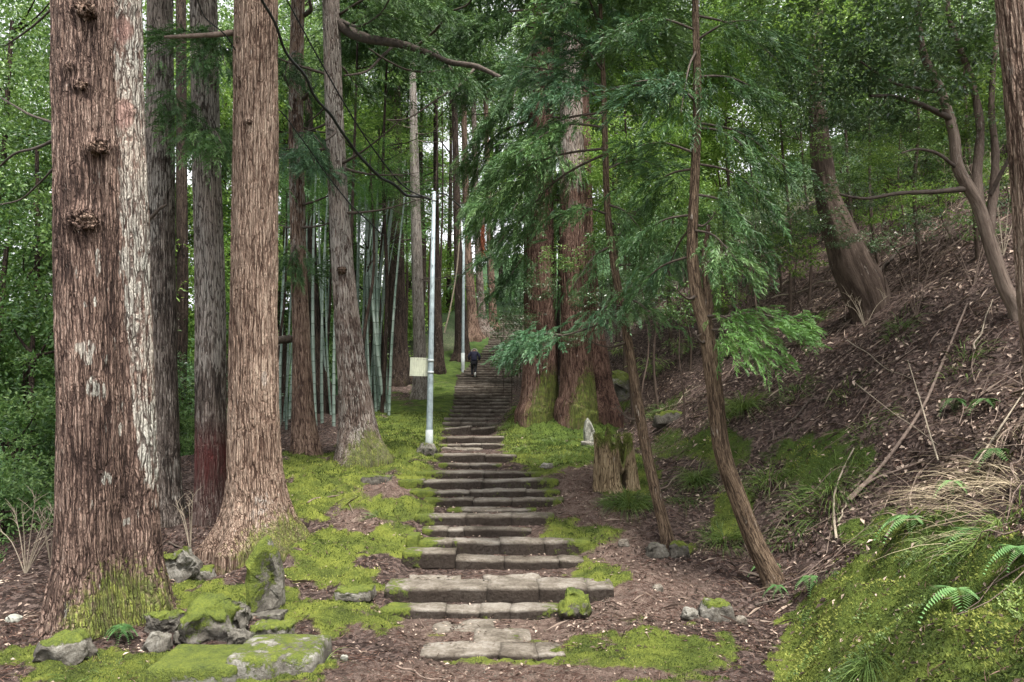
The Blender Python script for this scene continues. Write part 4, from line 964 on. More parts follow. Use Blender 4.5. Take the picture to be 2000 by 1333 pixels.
for (px, py, d, sc, kd, mt) in [(1000, 540, 26, .42, 'near', 'camellia'), (985, 600, 30, .55, 'near', 'camellia'), (1005, 655, 30, .5, 'near', 'camellia'), (1020, 480, 27, .5, 'near', 'bright'), (1000, 700, 34, .5, 'near', 'broad')]:
    tree(px, py, d, sc, kd, mt, 'glossy leaved shrub crowding the right edge of the stairs', 'shrubs crowding the right edge of the stairs', cat='shrub', name='evergreen_shrub', r0=.03)
G4 = 'trees on the upper part of the right hand slope'
for (px, py, d, sc, kd, mt) in [(1210, 60, 24, 1.0, 'broad', 'broad'), (1230, 330, 20, .7, 'broad', 'bright'), (1300, 150, 24, 1.0, 'broad', 'bright'), (1280, 430, 19, .6, 'broad', 'broad'), (1420, 80, 22, 1.0, 'broad', 'broad'), (1450, 260, 22, .8, 'loose', 'bright'), (1480, 400, 18, .45, 'loose', 'camellia'),
                                (1520, 60, 20, .8, 'broad', 'bright'), (1560, 200, 19, .7, 'loose', 'broad'), (1650, 40, 18, .8, 'broad', 'bright'), (1700, 180, 17, .7, 'loose', 'camellia'), (1770, 60, 15, .7, 'loose', 'camellia'), (1880, 60, 13, .6, 'loose', 'camellia'), (1900, 230, 14, .6, 'loose', 'broad'),
                                (1760, 280, 17, .5, 'loose', 'broad'), (1640, 330, 16, .4, 'loose', 'camellia'), (1400, 330, 24, .9, 'broad', 'bright'), (1340, 480, 21, .5, 'loose', 'camellia'), (1180, 520, 22, .5, 'loose', 'broad'), (1250, 560, 18, .4, 'loose', 'camellia'), (1600, 110, 26, 1.1, 'broad', 'bright'),
                                (1850, 150, 20, .9, 'broad', 'broad'), (1960, 60, 18, .8, 'broad', 'broad'), (1700, 60, 26, 1.2, 'broad', 'bright'), (1960, 300, 19, .5, 'loose', 'bright'), (1330, 30, 30, 1.3, 'broad', 'bright'), (1500, 300, 28, 1.0, 'loose', 'bright'), (1200, 200, 28, 1.2, 'broad', 'broad'), (1120, 30, 30, 1.2, 'broad', 'broad'), (1190, 380, 36, 1.4, 'broad', 'bright'), (1290, 330, 38, 1.6, 'broad', 'bright'), (1250, 240, 44, 1.8, 'broad', 'bright'), (1400, 200, 38, 1.6, 'broad', 'bright'), (1340, 420, 32, 1.0, 'broad', 'bright'), (1080, 200, 50, 2.0, 'broad', 'broad'), (1070, 400, 48, 1.4, 'broad', 'bright'), (1850, 300, 22, .7, 'loose', 'bright'), (1950, 180, 22, .9, 'broad', 'broad'), (1780, 180, 24, .9, 'broad', 'bright'), (1900, 380, 17, .35, 'loose', 'broad'), (1700, 380, 20, .5, 'loose', 'bright'), (1800, 400, 18, .35, 'loose', 'broad'), (2000, 240, 24, .9, 'broad', 'bright'), (1600, 250, 24, .9, 'broad', 'broad'), (1860, 20, 24, 1.1, 'broad', 'bright'), (1750, 330, 26, .8, 'broad', 'broad'), (1520, 430, 22, .6, 'loose', 'bright'), (1440, 480, 20, .5, 'loose', 'broad'), (1740, 400, 15.5, .3, 'near', 'bright'), (1830, 380, 14.5, .3, 'near', 'bright'), (1800, 440, 14, .22, 'near', 'camellia'), (1910, 430, 13, .22, 'near', 'broad'), (1560, 500, 15.5, .3, 'near', 'bright'), (1480, 520, 16, .35, 'near', 'camellia'), (1400, 560, 16, .3, 'near', 'bright'), (1720, 470, 14, .2, 'near', 'camellia'), (1960, 350, 14, .3, 'near', 'bright'), (1330, 600, 15.5, .3, 'near', 'broad')]:
    tree(px, py, d, sc, kd, mt, 'leafy evergreen tree growing high on the right slope', G4, r0=.07, trunkm='bark_smooth')

def crown_part(e, base, px, py, d, sc, kind='loose', mat='camellia', zs=.8):
    c = W(px, py, d) - Vector(base); o = link('crown', random.choice(CR[kind]), e, c); o.scale = (sc, sc, sc*zs); o.rotation_euler = (0, 0, random.uniform(0, 6.28))
    o.material_slots[0].link = 'OBJECT'; o.material_slots[0].material = M[mat]
for (px, py, dd, sc, mt) in [(1840, 60, 0, .42, 'camellia'), (1780, 150, -.4, .4, 'camellia'), (1720, 90, -.5, .42, 'camellia'), (1700, 200, -.6, .3, 'camellia'), (1640, 130, -.5, .36, 'camellia'), (1590, 190, -.6, .3, 'camellia'), (1540, 120, -.4, .3, 'camellia'), (1900, 150, .3, .4, 'broad'), (1940, 80, .2, .4, 'camellia'),
                             (1930, 250, .3, .26, 'camellia'), (1660, 235, -.5, .16, 'camellia'), (1580, 20, -.4, .4, 'broad'), (1680, 10, -.3, .45, 'camellia'), (1800, -10, 0, .45, 'broad'), (1820, 260, .4, .2, 'broad'), (1500, 30, 0, .35, 'broad'), (1760, 230, .2, .24, 'camellia'), (1850, 340, .6, .2, 'broad'), (1790, 330, .3, .16, 'camellia'), (1960, 380, .5, .2, 'camellia'), (1720, 300, -.2, .16, 'bright'), (1880, 250, .7, .26, 'bright'), (1950, 180, .2, .3, 'bright'), (1700, 390, .3, .15, 'camellia')]:
    crown_part(tU, bU, px, py, bU.y+dd, sc*1.1, 'near', mt)
for (px, py, dd, sc, mt) in [(1600, 430, -.9, .24, 'camellia'), (1645, 470, -1.0, .14, 'camellia'), (1600, 370, -.8, .22, 'camellia'), (1590, 290, -.7, .2, 'broad'), (1620, 200, -.8, .3, 'camellia'), (1590, 120, -.8, .34, 'broad'), (1610, 40, -.8, .36, 'broad'), (1570, 340, .6, .3, 'broad'), (1680, 330, .5, .25, 'broad'), (1540, 430, .9, .25, 'camellia'), (1500, 480, 1, .3, 'camellia'), (1660, 150, 0, .4, 'broad'), (1580, 60, 0, .4, 'bright'), (1720, 230, .4, .3, 'broad')]:
    crown_part(tT, bT, px, py, bT.y+dd, sc*1.1, 'near', mt)

# ------------------------------------------------------------------ cedar boughs placed limb by limb
def bough(e, base, start, end, d0, d1, dens=1.0, mat='needle', sc=1.0, thick=6, spread=.3, name='bough', up_=0.25, tint=.45):
    a = np.array(W(*start, d0)); b = np.array(W(*end, d1)); L = np.linalg.norm(b-a)
    m_ = (a+b)/2 + np.array([0, 0, up_*L*.5])
    P = np.array([[*a, thick/2/F*d0], [*m_, thick/3/F*d0], [*b, .004]])
    Q, _ = resample(P, 24)
    A = Acc(); A.tube(Q, None, 5)
    me = npmesh(name, np.concatenate(A.V) - np.array(base), np.concatenate(A.F), M['twig'], attrs={'bark': np.concatenate(A.V)})
    o = link(name, me, e)
    n = int(44*L*dens)
    i = rng.uniform(.22, 1, n)**.75*23; i0 = np.clip(i.astype(int), 0, 22); fr = (i-i0)[:, None]
    C_ = Q[i0, :3]*(1-fr)+Q[i0+1, :3]*fr
    dirb = (b-a)/L; sidev = np.cross(dirb, [0, 0, 1]); sidev /= max(np.linalg.norm(sidev), 1e-6)
    s = rng.normal(0, 1, n)*spread*(.35+.65*(i/23))
    P_ = C_ + sidev*s[:, None] + np.array([0, 0, 1])*(rng.normal(0, .07, n) - .22*np.abs(s))[:, None]
    D = dirb*rng.uniform(.3, 1, n)[:, None] + sidev*np.sign(s)[:, None]*rng.uniform(.0, .9, n)[:, None] + np.array([0, 0, -1])*rng.uniform(-.15, .65, n)[:, None]
    V, Fq, T = place_tpl(TPL, P_, D, sc*rng.uniform(.6, 1.15, n), tint + rng.normal(0, .13, n))
    f = link('foliage', npmesh('foliage', V - np.array(base), Fq, M[mat], smooth=False, attrs={'tint': T}), o); f['kind'] = 'stuff'
for (e_, b_, r_, z_, sc_) in [(treeA, bA, rA, 10.5, 1.5), (treeB, bB, rB, 13, 1.3), (treeC, bC, rC, 13.5, 1.3), (treeD, bD, rD, 12.5, 1.6), (treeE, bE, rE, 16, 1.3), (treeF, bF, rF, 15, 1.5), (tR1, bR1, rR1, 15, 1.7), (tR2, bR2, rR2, 16, 1.6), (tV, bV, rV, 11, 1.4), (tS1, bS1, rS1, 7.6, .7), (tS2, bS2, rS2, 8.6, .75)]:  # tops of these trees, mostly out of view, added to block sky light
    o = link('crown', random.choice(CR['conif']), e_, (r_[-1][0]-b_[0], r_[-1][1]-b_[1], z_ - b_[2])); o.scale = (sc_, sc_, sc_); o.rotation_euler = (0, 0, random.uniform(0, 6.28))
    v, f = tube_arrays([[*r_[-1][:3], r_[-1][3]*.9], [r_[-1][0], r_[-1][1], (r_[-1][2]+z_+3*sc_)/2, r_[-1][3]*.7], [r_[-1][0], r_[-1][1], z_+4.5*sc_, .04]], 12, 14)
    z0_ = np.zeros(len(v)); link('upper_trunk', npmesh('upper_trunk', v - np.array(b_), f, M['bark_brown'], attrs={'bark': v, 'ridge': z0_+.5, 'moss': z0_, 'lich': z0_, 'stain': z0_}), e_)
for (e_, b_, px_, py_, sc_, mt_) in [(tR1, bR1, 1060, 560, .3, 'camellia'), (tR2, bR2, 1150, 590, .32, 'camellia'), (tR2, bR2, 1100, 510, .33, 'broad'), (tR2, bR2, 1120, 660, .2, 'camellia'), (tR1, bR1, 1020, 620, .25, 'camellia')]:
    crown_part(e_, b_, px_, py_, b_.y - .9, sc_, 'near', mt_)
for i_, (e_, b_, r_) in enumerate(FARS):
    o = link('crown', random.choice(CR['conif']), e_, (r_[-1][0]-b_[0], r_[-1][1]-b_[1], r_[-1][2]-b_[2] - 1.5)); sc_ = (.8, .75, .6, .6, .6, .6, .6)[i_]; o.scale = (sc_, sc_, sc_); o.rotation_euler = (0, 0, i_*1.3)
dS1, dS2 = bS1.y, bS2.y
for (sy, end, dd, dens, mat, scl) in [(140, (1090, 60), -.6, 2.2, 'needle_blue', 1), (170, (1060, 190), -.8, 2.2, 'needle_blue', 1), (110, (1230, 40), -.7, 2., 'needle_blue', 1), (180, (1290, 180), .2, 1.6, 'needle_blue', 1), (60, (1130, -30), -.5, 2, 'needle_blue', 1), (200, (1010, 130), -.3, 2.2, 'needle_blue', 1),
                                      (220, (960, 330), -.3, 2.2, 'needle', 1), (290, (930, 410), -.2, 2.4, 'needle', 1), (250, (1010, 300), -.9, 2., 'needle', 1), (300, (980, 480), .6, 1.6, 'needle', 1), (330, (1300, 330), .5, 1.8, 'needle', 1), (420, (1090, 420), -.4, 1.4, 'needle', 1), (400, (1260, 460), -.5, 1.5, 'needle', 1),
                                      (480, (1120, 560), -.3, .9, 'needle', .9), (600, (1160, 620), -.5, 2., 'needle_blue', .9), (590, (1270, 610), -.5, 1.8, 'needle', .8), (520, (1270, 540), .4, 1.3, 'needle_fresh', .9)]:
    x0 = np.interp(sy, [0, 200, 400, 520, 640], [1172, 1180, 1186, 1200, 1222])
    bough(tS1, bS1, (x0, sy), end, dS1, dS1+dd, dens*.55, mat, scl)
bough(tS1, bS1, (1222, 608), (1020, 668), dS1, dS1-.8, .1, 'needle_blue', .9, up_=-.1)
bough(tS1, bS1, (1095, 655), (1010, 672), dS1-.6, dS1-.9, 4.5, 'needle_blue', .8, spread=.25, up_=.2)
for (sy, end, dd, dens, mat, scl) in [(60, (1200, 60), -.6, 1.6, 'needle', 1), (80, (1480, 40), -.5, 1.6, 'needle', 1), (150, (1500, 190), .3, 1.6, 'needle', 1), (200, (1240, 160), -.7, 1.6, 'needle_blue', 1), (250, (1470, 300), -.4, 1.7, 'needle', 1), (300, (1230, 290), .3, 1.5, 'needle', 1), (330, (1260, 380), -.6, 1.8, 'needle', 1),
                                      (380, (1470, 440), -.4, 1.8, 'needle', 1), (420, (1240, 470), -.3, 1.8, 'needle', 1), (450, (1440, 510), -.7, 1.8, 'needle', .9), (440, (1300, 540), -.6, 2., 'needle_blue', .9), (480, (1420, 550), -.2, 1.6, 'needle', .9), (500, (1230, 580), -.5, 1.4, 'needle', .9),
                                      (240, (1540, 330), .2, 1.1, 'needle', 1), (320, (1510, 400), .4, 1.1, 'needle', 1), (30, (1520, 120), -.2, 1.2, 'needle', 1), (100, (1330, 220), -.6, 1.3, 'needle', 1), (630, (1570, 640), -.4, 2.4, 'needle_fresh', .9), (645, (1500, 690), -.6, 2.6, 'needle_fresh', .9), (620, (1450, 640), -.5, 2., 'needle_fresh', .9), (0, (1440, -60), -.5, 1.5, 'needle', 1)]:
    x0 = np.interp(sy, [0, 200, 400, 500, 580, 650], [1358, 1362, 1355, 1352, 1362, 1380])
    bough(tS2, bS2, (x0, sy), end, dS2, dS2+(dd if (mat == 'needle_fresh' or random.random() < .45) else -dd), dens*.5, mat, scl)
# cedar boughs beside the left trunks
for (e, b_, st, end, dd, mt) in [(treeC, bC, (400, 120), (360, 60), -.8, 'needle'), (treeC, bC, (400, 260), (440, 300), -1, 'needle'), (treeC, bC, (405, 60), (440, 130), -1, 'needle'), (treeB, bB, (320, 180), (350, 230), -.6, 'needle'), (treeE, bE, (580, 100), (555, 150), -1, 'needle'), (treeE, bE, (580, 300), (620, 330), -1.5, 'needle_blue'),
                                 (treeE, bE, (580, 260), (640, 300), -1, 'needle_blue'), (treeE, bE, (580, 150), (610, 230), 1, 'needle'), (treeE, bE, (584, 470), (560, 530), -.5, 'needle'), (treeF, bF, (650, 120), (700, 180), 1, 'needle'), (treeF, bF, (665, 60), (790, 40), -1, 'needle'), (treeF, bF, (660, 30), (860, 10), -2, 'needle'), (treeF, bF, (800, 95), (900, 160), -1.5, 'needle'), (treeE, bE, (584, 560), (615, 520), .5, 'needle')]:
    bough(e, b_, st, end, b_.y, b_.y+dd, 1.6, mt, 1.1, spread=.35)
for (st, end, dd) in [((1055, 330), (1000, 420), -1.2), ((1055, 420), (955, 500), -1.2), ((1050, 160), (960, 140), -1), ((1055, 260), (1100, 330), -1.2), ((1055, 180), (930, 260), -.5), ((1055, 120), (900, 180), .6), ((1055, 230), (905, 330), .5), ((1055, 300), (910, 400), -.6), ((1055, 60), (940, 60), -1), ((1055, 20), (870, 90), -.5), ((1055, 380), (930, 450), .7), ((1055, 480), (985, 560), -.6), ((1055, 90), (1000, 200), -1.5)]:
    bough(tR1, bR1, st, end, bR1.y, bR1.y+dd, 1.5, 'needle', 1.25, spread=.45)
bough(tR1, bR1, (945, 425), (942, 470), bR1.y-2.6, bR1.y-2.6, 3, 'deadspray', .7, spread=.08, up_=0)

# ------------------------------------------------------------------ bamboo grove
def culm_mesh(r, H, seed):
    z, rr, t = [0], [r], [.6]; zz = 0; i = 0
    while zz < H:
        st = .22 + .02*i if i < 8 else .38
        rk = r*(1-.55*zz/H)
        for dz_, f, tv in ((st-.03, 1, .6), (st-.008, 1.0, .3), (st, 1.09, .3), (st+.012, 1.0, .9)):
            z.append(zz+dz_); rr.append(rk*f); t.append(tv)
        zz += st; i += 1
    seg = 9; th = np.arange(seg)*2*np.pi/seg
    z, rr = np.array(z), np.array(rr); bend = .35*(z/H)**2
    X = np.stack([rr[:, None]*np.cos(th) + bend[:, None], rr[:, None]*np.sin(th) + 0*bend[:, None], z[:, None]+0*th], -1).reshape(-1, 3)
    return npmesh('bamboo_culm', X, grid_faces(len(z), seg, True), M['culm'], attrs={'tint': np.repeat(t, seg)})
CULMS = [culm_mesh(.05, 7.2, 1), culm_mesh(.038, 6.8, 2), culm_mesh(.06, 7.6, 3)]
bambs = [(548, 800, 22, -.02), (560, 820, 21, .02), (572, 830, 22, 0), (555, 790, 24, .05), (566, 800, 25, -.03), (545, 815, 20.5, .0)]
for k in range(9): bambs.append((606 + k*6 + random.uniform(-3, 3), 815 - k*1.5, random.uniform(21, 25), random.uniform(-.16, -.01)))
for k in range(22): bambs.append((700 + random.uniform(-8, 62), 800 - random.uniform(0, 20), random.uniform(24, 30), random.uniform(-.14, .03)))
for k in range(6): bambs.append((725 + k*7, 790, random.uniform(23, 25), random.uniform(-.12, -.02)))
for (px, py, d, ln) in bambs:
    q = W(px, py, d); g = gz(q.x, d)
    o = link('bamboo_culm', random.choice(CULMS), None, (q.x, q.y, g - .1))
    o.rotation_euler = (random.uniform(-.07, .07), ln + random.uniform(-.05, .05), random.choice([0, 3.14]) if abs(ln) < .03 else 0)
    tag(o, 'pale green bamboo culm ' + ('between the tan flared cedar and the slim reddish one' if px < 580 else 'between the slim reddish cedar and the leaning lichened one' if px < 665 else 'right of the leaning lichened cedar, by the dark brown one'), 'bamboo', 'bamboo culms of the grove')

# ------------------------------------------------------------------ poles, sign, cables
pb = hit(838, 878)
def cyl(name, x, y, z0, z1, r0, r1, mat, e, seg=20):
    v, f = tube_arrays([[x, y, z0, r0], [x, y, (z0+z1)/2, (r0+r1)/2], [x, y, z1, r1], [x, y, z1+.003, .001]], None, seg)
    return link(name, npmesh(name, v, f, M[mat], attrs={'tint': np.full(len(v), .5)}), e)
ztop = W(842, 375, pb.y).z - pb.z
pole = empty('utility_pole', pb, 'pale blue grey steel pole standing left of the stairs', 'pole')
s_ = pb.y/F
cyl('pole_shaft', 0, 0, -.2, ztop, 6.6*s_, 3.4*s_, 'steel', pole)
cyl('pole_sleeve', 0, 0, -.2, W(838, 840, pb.y).z - pb.z, 7.3*s_, 7.2*s_, 'steel_low', pole)
for py in (465, 520, 560, 612, 689, 742):
    z = W(838, py, pb.y).z - pb.z; rr = np.interp(z, [0, ztop], [6.6*s_, 3.4*s_])
    v, f = tube_arrays([[0, -rr-.012, z, .012], [0, -rr+.01, z, .012]], None, 8)
    v = np.vstack([v]); link('bolt', npmesh('bolt', v, f, M['darkhole']), pole)
for py in (705, 728, 392):
    z = W(838, py, pb.y).z - pb.z; rr = np.interp(z, [0, ztop], [6.6*s_, 3.4*s_])
    v, f = tube_arrays([[0, 0, z-.025, rr+.001], [0, 0, z-.024, rr+.008], [0, 0, z+.024, rr+.008], [0, 0, z+.025, rr+.001]], None, 20)
    link('clamp_band', npmesh('clamp_band', v, f, M['steel_low']), pole)
pole.rotation_euler = (0, .008, 0)
# sign board behind the pole
def sign():
    a, b_ = W(801, 699, pb.y + .12), W(836, 735, pb.y + .12)
    w_, h_ = b_.x-a.x, a.z-b_.z
    e = empty('sign_board', ((a.x+b_.x)/2, pb.y+.12, (a.z+b_.z)/2), 'small cream corrugated board fixed behind the steel pole', 'sign')
    nx = 36; x = np.linspace(-w_/2, w_/2, nx); rows = []
    edge = .004*np.sin(np.arange(nx)*1.9)
    for side in (1, -1):
        for z in (-h_/2, 0, h_/2): rows.append(np.stack([x, .003*np.sin(x/w_*60) + side*-.004, np.full(nx, z) + (edge if z > 0 else 0)], 1))
    V = np.concatenate(rows); f1 = grid_faces(3, nx); f2 = grid_faces(3, nx)[:, ::-1] + 3*nx
    i = np.arange(nx-1); top = np.stack([2*nx+i, 2*nx+i+1, 5*nx+i+1, 5*nx+i], 1); bot = np.stack([i+1, i, 3*nx+i, 3*nx+i+1], 1)
    sides = np.array([[0, nx, 4*nx, 3*nx], [nx, 2*nx, 5*nx, 4*nx], [nx-1, 4*nx-1, 5*nx-1, 2*nx-1], [2*nx-1, 5*nx-1, 6*nx-1, 3*nx-1]])
    link('panel', npmesh('panel', V, [f1, f2, top, bot, sides], M['sign'], smooth=False), e)
    for k in range(6):
        for zz in ((h_/2-.03), (-h_/2+.03)):
            if zz < 0 and k not in (0, 4): continue
            xx = -w_/2 + .03 + k*(w_-.06)/5
            v, f = tube_arrays([[xx, -.018, zz, .008], [xx, -.004, zz, .008], [xx, -.0038, zz, .001]], None, 6); link('rivet', npmesh('rivet', v, f, M['darkhole']), e)
    e.rotation_euler = (0, .03, 0)
sign()
p2 = hit(904, 728)
pole2 = empty('utility_pole', p2, 'thin grey pole in front of the dark cedar left of the walker', 'pole')
s2 = p2.y/F; cyl('pole_shaft', 0, 0, -.2, W(900, 400, p2.y).z - p2.z, 3.2*s2, 2.2*s2, 'steel', pole2)
cyl('pole_sleeve', 0, 0, -.2, W(904, 690, p2.y).z - p2.z, 3.7*s2, 3.6*s2, 'steel_low', pole2)
def cable(pts, wpx, label, ds, mat='cable', cat='cable', name='cable', tw=0):
    rows = []
    for (px, py), dd in zip(pts, ds):
        q = W(px, py, dd); rows.append([q.x, q.y, q.z, wpx/2/F*dd])
    Q, u = resample(rows, 60)
    if tw: Q[:, 0] += tw*np.sin(u*6); Q[:, 2] += tw*np.cos(u*5)
    v, f = tube_arrays(Q, None, 8); org = np.array(Q[0, :3])
    o = link(name, npmesh(name, v-org, f, M[mat], attrs={'tint': np.full(len(v), .5)}), None, org)
    return tag(o, label, cat)
dp = pb.y
cable([(480, -60), (515, 0), (548, 78), (590, 145), (625, 200), (662, 248), (690, 290), (730, 335), (765, 360), (800, 382), (840, 388)], 6, 'thick black twisted cable sagging from the upper left to the steel pole', np.linspace(9, dp, 11), tw=.02)
cable([(535, -40), (560, 0), (620, 110), (680, 215), (730, 292), (790, 365), (842, 390)], 3.2, 'thinner straight black cable running beside the twisted one', np.linspace(9.5, dp, 7))
cable([(375, -20), (400, 30), (440, 72), (470, 110), (500, 170), (545, 215), (585, 265), (620, 315), (660, 370), (710, 425), (750, 460)], 2.6, 'thin dark wire crossing in front of the tan flared cedar', np.linspace(8.5, 15, 11), tw=.012)
cable([(842, 388), (870, 380), (900, 405)], 3.0, 'short cable span between the steel pole and the thin grey pole', [dp, (dp+p2.y)/2, p2.y])
cable([(900, 420), (893, 520), (880, 600), (868, 650)], 3, 'slack pale guy rope beside the thin grey pole', [p2.y-.2]*4, mat='palestick')

# ------------------------------------------------------------------ walker
def skin_fig(name, verts, edges, radii, mat, parent, sub=2, root=0):
    me = bpy.data.meshes.new(name); me.from_pydata(verts, edges, []); me.materials.append(mat)
    o = link(name, me, parent)
    sk = o.modifiers.new('skin', 'SKIN'); sk.use_smooth_shade = True
    for v, r in zip(me.skin_vertices[0].data, radii): v.radius = (r, r) if not isinstance(r, tuple) else r
    me.skin_vertices[0].data[root].use_root = True
    ss = o.modifiers.new('sub', 'SUBSURF'); ss.levels = sub; ss.render_levels = sub
    return o
wp = hit(925, 745)
wi = int(np.argmin(np.abs(CXY - wp.y))); wz = steps[wi][1]
wk = empty('person', (W(925, 745, wp.y).x, steps[wi][0]+.12, wz), 'person in a dark navy jacket climbing the stairs, seen from behind, head bowed', 'person')
wk.scale = (.95, .95, .95)
# body (continuous): pelvis, spine, bowed head, arms with hands, legs; y is the way up the stairs
bv = [(0, 0, .80), (0, .02, .95), (0, .08, 1.12), (0, .15, 1.27), (0, .21, 1.34), (0, .28, 1.38), (0, .33, 1.42),
      (-.17, .12, 1.24), (-.27, .06, 1.05), (-.23, .17, .88), (-.20, .24, .82), (.17, .12, 1.24), (.27, .06, 1.05), (.23, .17, .88), (.20, .24, .82),
      (-.09, 0, .77), (-.09, .05, .45), (-.085, -.02, .12), (-.085, .08, .04), (.09, 0, .77), (.08, -.02, .47), (.07, -.20, .22), (.07, -.24, .12)]
be = [(0, 1), (1, 2), (2, 3), (3, 4), (4, 5), (5, 6), (3, 7), (7, 8), (8, 9), (9, 10), (3, 11), (11, 12), (12, 13), (13, 14), (0, 15), (15, 16), (16, 17), (17, 18), (0, 19), (19, 20), (20, 21), (21, 22)]
br = [.13, .12, .14, .12, .06, .085, .08, .06, .045, .035, .03, .06, .045, .035, .03, .085, .06, .04, .035, .085, .06, .04, .035]
skin_fig('body', bv, be, br, M['skin'], wk)
cv = [(0, 0, .76), (0, .02, .92), (0, .08, 1.10), (0, .14, 1.24), (0, .18, 1.30), (-.17, .12, 1.23), (-.29, .05, 1.05), (-.24, .16, .89), (.17, .12, 1.23), (.29, .05, 1.05), (.24, .16, .89)]
skin_fig('jacket', cv, [(0, 1), (1, 2), (2, 3), (3, 4), (3, 5), (5, 6), (6, 7), (3, 8), (8, 9), (9, 10)], [.185, .18, .185, .16, .10, .09, .075, .06, .09, .075, .06], M['navy'], wk)
tv = [(0, 0, .78), (-.09, 0, .74), (-.09, .05, .45), (-.085, -.02, .10), (.09, 0, .74), (.08, -.02, .47), (.07, -.20, .20)]
skin_fig('trousers', tv, [(0, 1), (1, 2), (2, 3), (0, 4), (4, 5), (5, 6)], [.14, .11, .08, .065, .11, .08, .062], M['black'], wk)
def ellipsoid(name, c, r, mat, parent, n=10, m_=14):
    u = np.linspace(.001, np.pi-.001, n)[:, None]; v = (np.arange(m_)*2*np.pi/m_)[None, :]
    X = np.stack([c[0]+r[0]*np.sin(u)*np.cos(v), c[1]+r[1]*np.sin(u)*np.sin(v), c[2]+r[2]*np.cos(u)+0*v], -1).reshape(-1, 3)
    X += .01*np.stack([perlin(X[:, 0]*20, X[:, 1]*20, X[:, 2]*20)]*3, 1)
    return link(name, npmesh(name, X, grid_faces(n, m_, True), M[mat]), parent)
ellipsoid('hair', (0, .30, 1.41), (.10, .11, .10), 'black', wk)
th_ = np.linspace(-.2, np.pi+.2, 14)
v, f = tube_arrays(np.stack([.135*np.cos(th_), .17+.05*np.sin(th_), 1.36+.10*np.sin(th_), np.full(14, .035)], 1), None, 7, wob=.3)
link('hood_trim', npmesh('hood_trim', v, f, M['fur']), wk)
ellipsoid('shoe', (-.085, .06, .035), (.05, .13, .045), 'black', wk); ellipsoid('shoe', (.07, -.25, .13), (.05, .06, .12), 'shoe', wk)

# ------------------------------------------------------------------ stump
def stump():
    b = hit(1206, 955); s = b.y/F; b.z -= .1
    e = empty('tree_stump', b, 'rotten hollow tree stump capped with moss at the foot of the bank', 'stump')
    seg, n = 90, 34; H = 128*s; r0 = 42*s
    th = np.arange(seg)*2*np.pi/seg; z = np.linspace(-.1, 1, n)
    TH, Z = np.meshgrid(th, z); Z, TH = Z, TH
    cx_, sx_ = np.cos(TH), np.sin(TH)
    top = .82 + .26*perlin(cx_*2.2, sx_*2.2, 3) + .16*perlin(cx_*7, sx_*7, 1)
    top = top - .32*np.exp(-((np.angle(np.exp(1j*(TH+1.15))))/.33)**2)   # broken notch facing the path
    R = r0*(1.0 - .16*Z + .16*np.exp(-np.maximum(Z, 0)*5)*(.5+.5*np.cos(TH*4+1)) + .14*perlin(cx_*4, sx_*4, Z*1.2) + .08*perlin(cx_*14, sx_*14, Z*1.5))
    hole = np.exp(-((np.angle(np.exp(1j*(TH+1.15))))/.28)**2)*np.exp(-((Z-.42)/.26)**2)
    R = R*(1-.75*hole)
    Zt = np.clip(Z, -.1, 1)*top
    X = np.stack([R*cx_ - .06*Z, R*sx_, Zt*H], -1)
    inn = X[-1:].copy(); rows = [X.reshape(-1, 3)]
    for k, (sc, dz) in enumerate(((.8, -.06), (.66, -.2), (.5, -.45), (.02, -.5))):
        q = X[-1].copy(); q[:, 0] = q[:, 0]*sc; q[:, 1] *= sc; q[:, 2] += dz*H; rows.append(q)
    V = np.concatenate(rows); nn = n+4
    mo = np.concatenate([(.75*sstep(.7, .95, Z) + .45*sstep(.3, .0, Z) + .5*sstep(-.2, .7, cx_)*(.3+.6*Z) + .2*fbm(cx_*3, sx_*3, Z*3, 2)).ravel(), np.full(seg*4, .9)])
    bk = np.stack([V[:, 0], V[:, 1], V[:, 2]], 1)
    link('trunk', npmesh('stump_wood', V, grid_faces(nn, seg, True), M['stump'], attrs={'bark': bk, 'ridge': np.full(len(V), .5), 'moss': mo, 'lich': np.full(len(V), .0), 'stain': np.concatenate([.9*(hole > .4).ravel()*1., np.full(seg*4, .3)])}), e)  # wood inside the hollow coloured near black
    A = []
    n_ = 2600
    a = rng.uniform(0, 2*np.pi, n_); rr = r0*rng.uniform(.5, .95, n_)
    tp = (.80 + .26*perlin(np.cos(a)*2.2, np.sin(a)*2.2, 3) + .16*perlin(np.cos(a)*7, np.sin(a)*7, 1))*H
    sel = np.abs(np.angle(np.exp(1j*(a+1.15)))) > .35
    P = np.stack([rr*np.cos(a)-.06, rr*np.sin(a), tp + rng.normal(0, .02, n_)], 1)[sel]
    V, Fc, T = leaves(P, rndv(len(P)) + [0, 0, .6], rndv(len(P)), rng.uniform(.015, .04, len(P)), rng.uniform(.006, .014, len(P)), rng.uniform(.2, .8, len(P)))
    mc = link('moss_cap', npmesh('moss_cap', V, Fc, M['moss'], smooth=False, attrs={'tint': T}), e); mc['kind'] = 'stuff'
M['stump'] = bark_mat('rotten_wood', (.09, .06, .035), (.34, .25, .15), (.52, .42, .27), moss=(.10, .14, .02), stain=(.015, .008, .006))
stump()

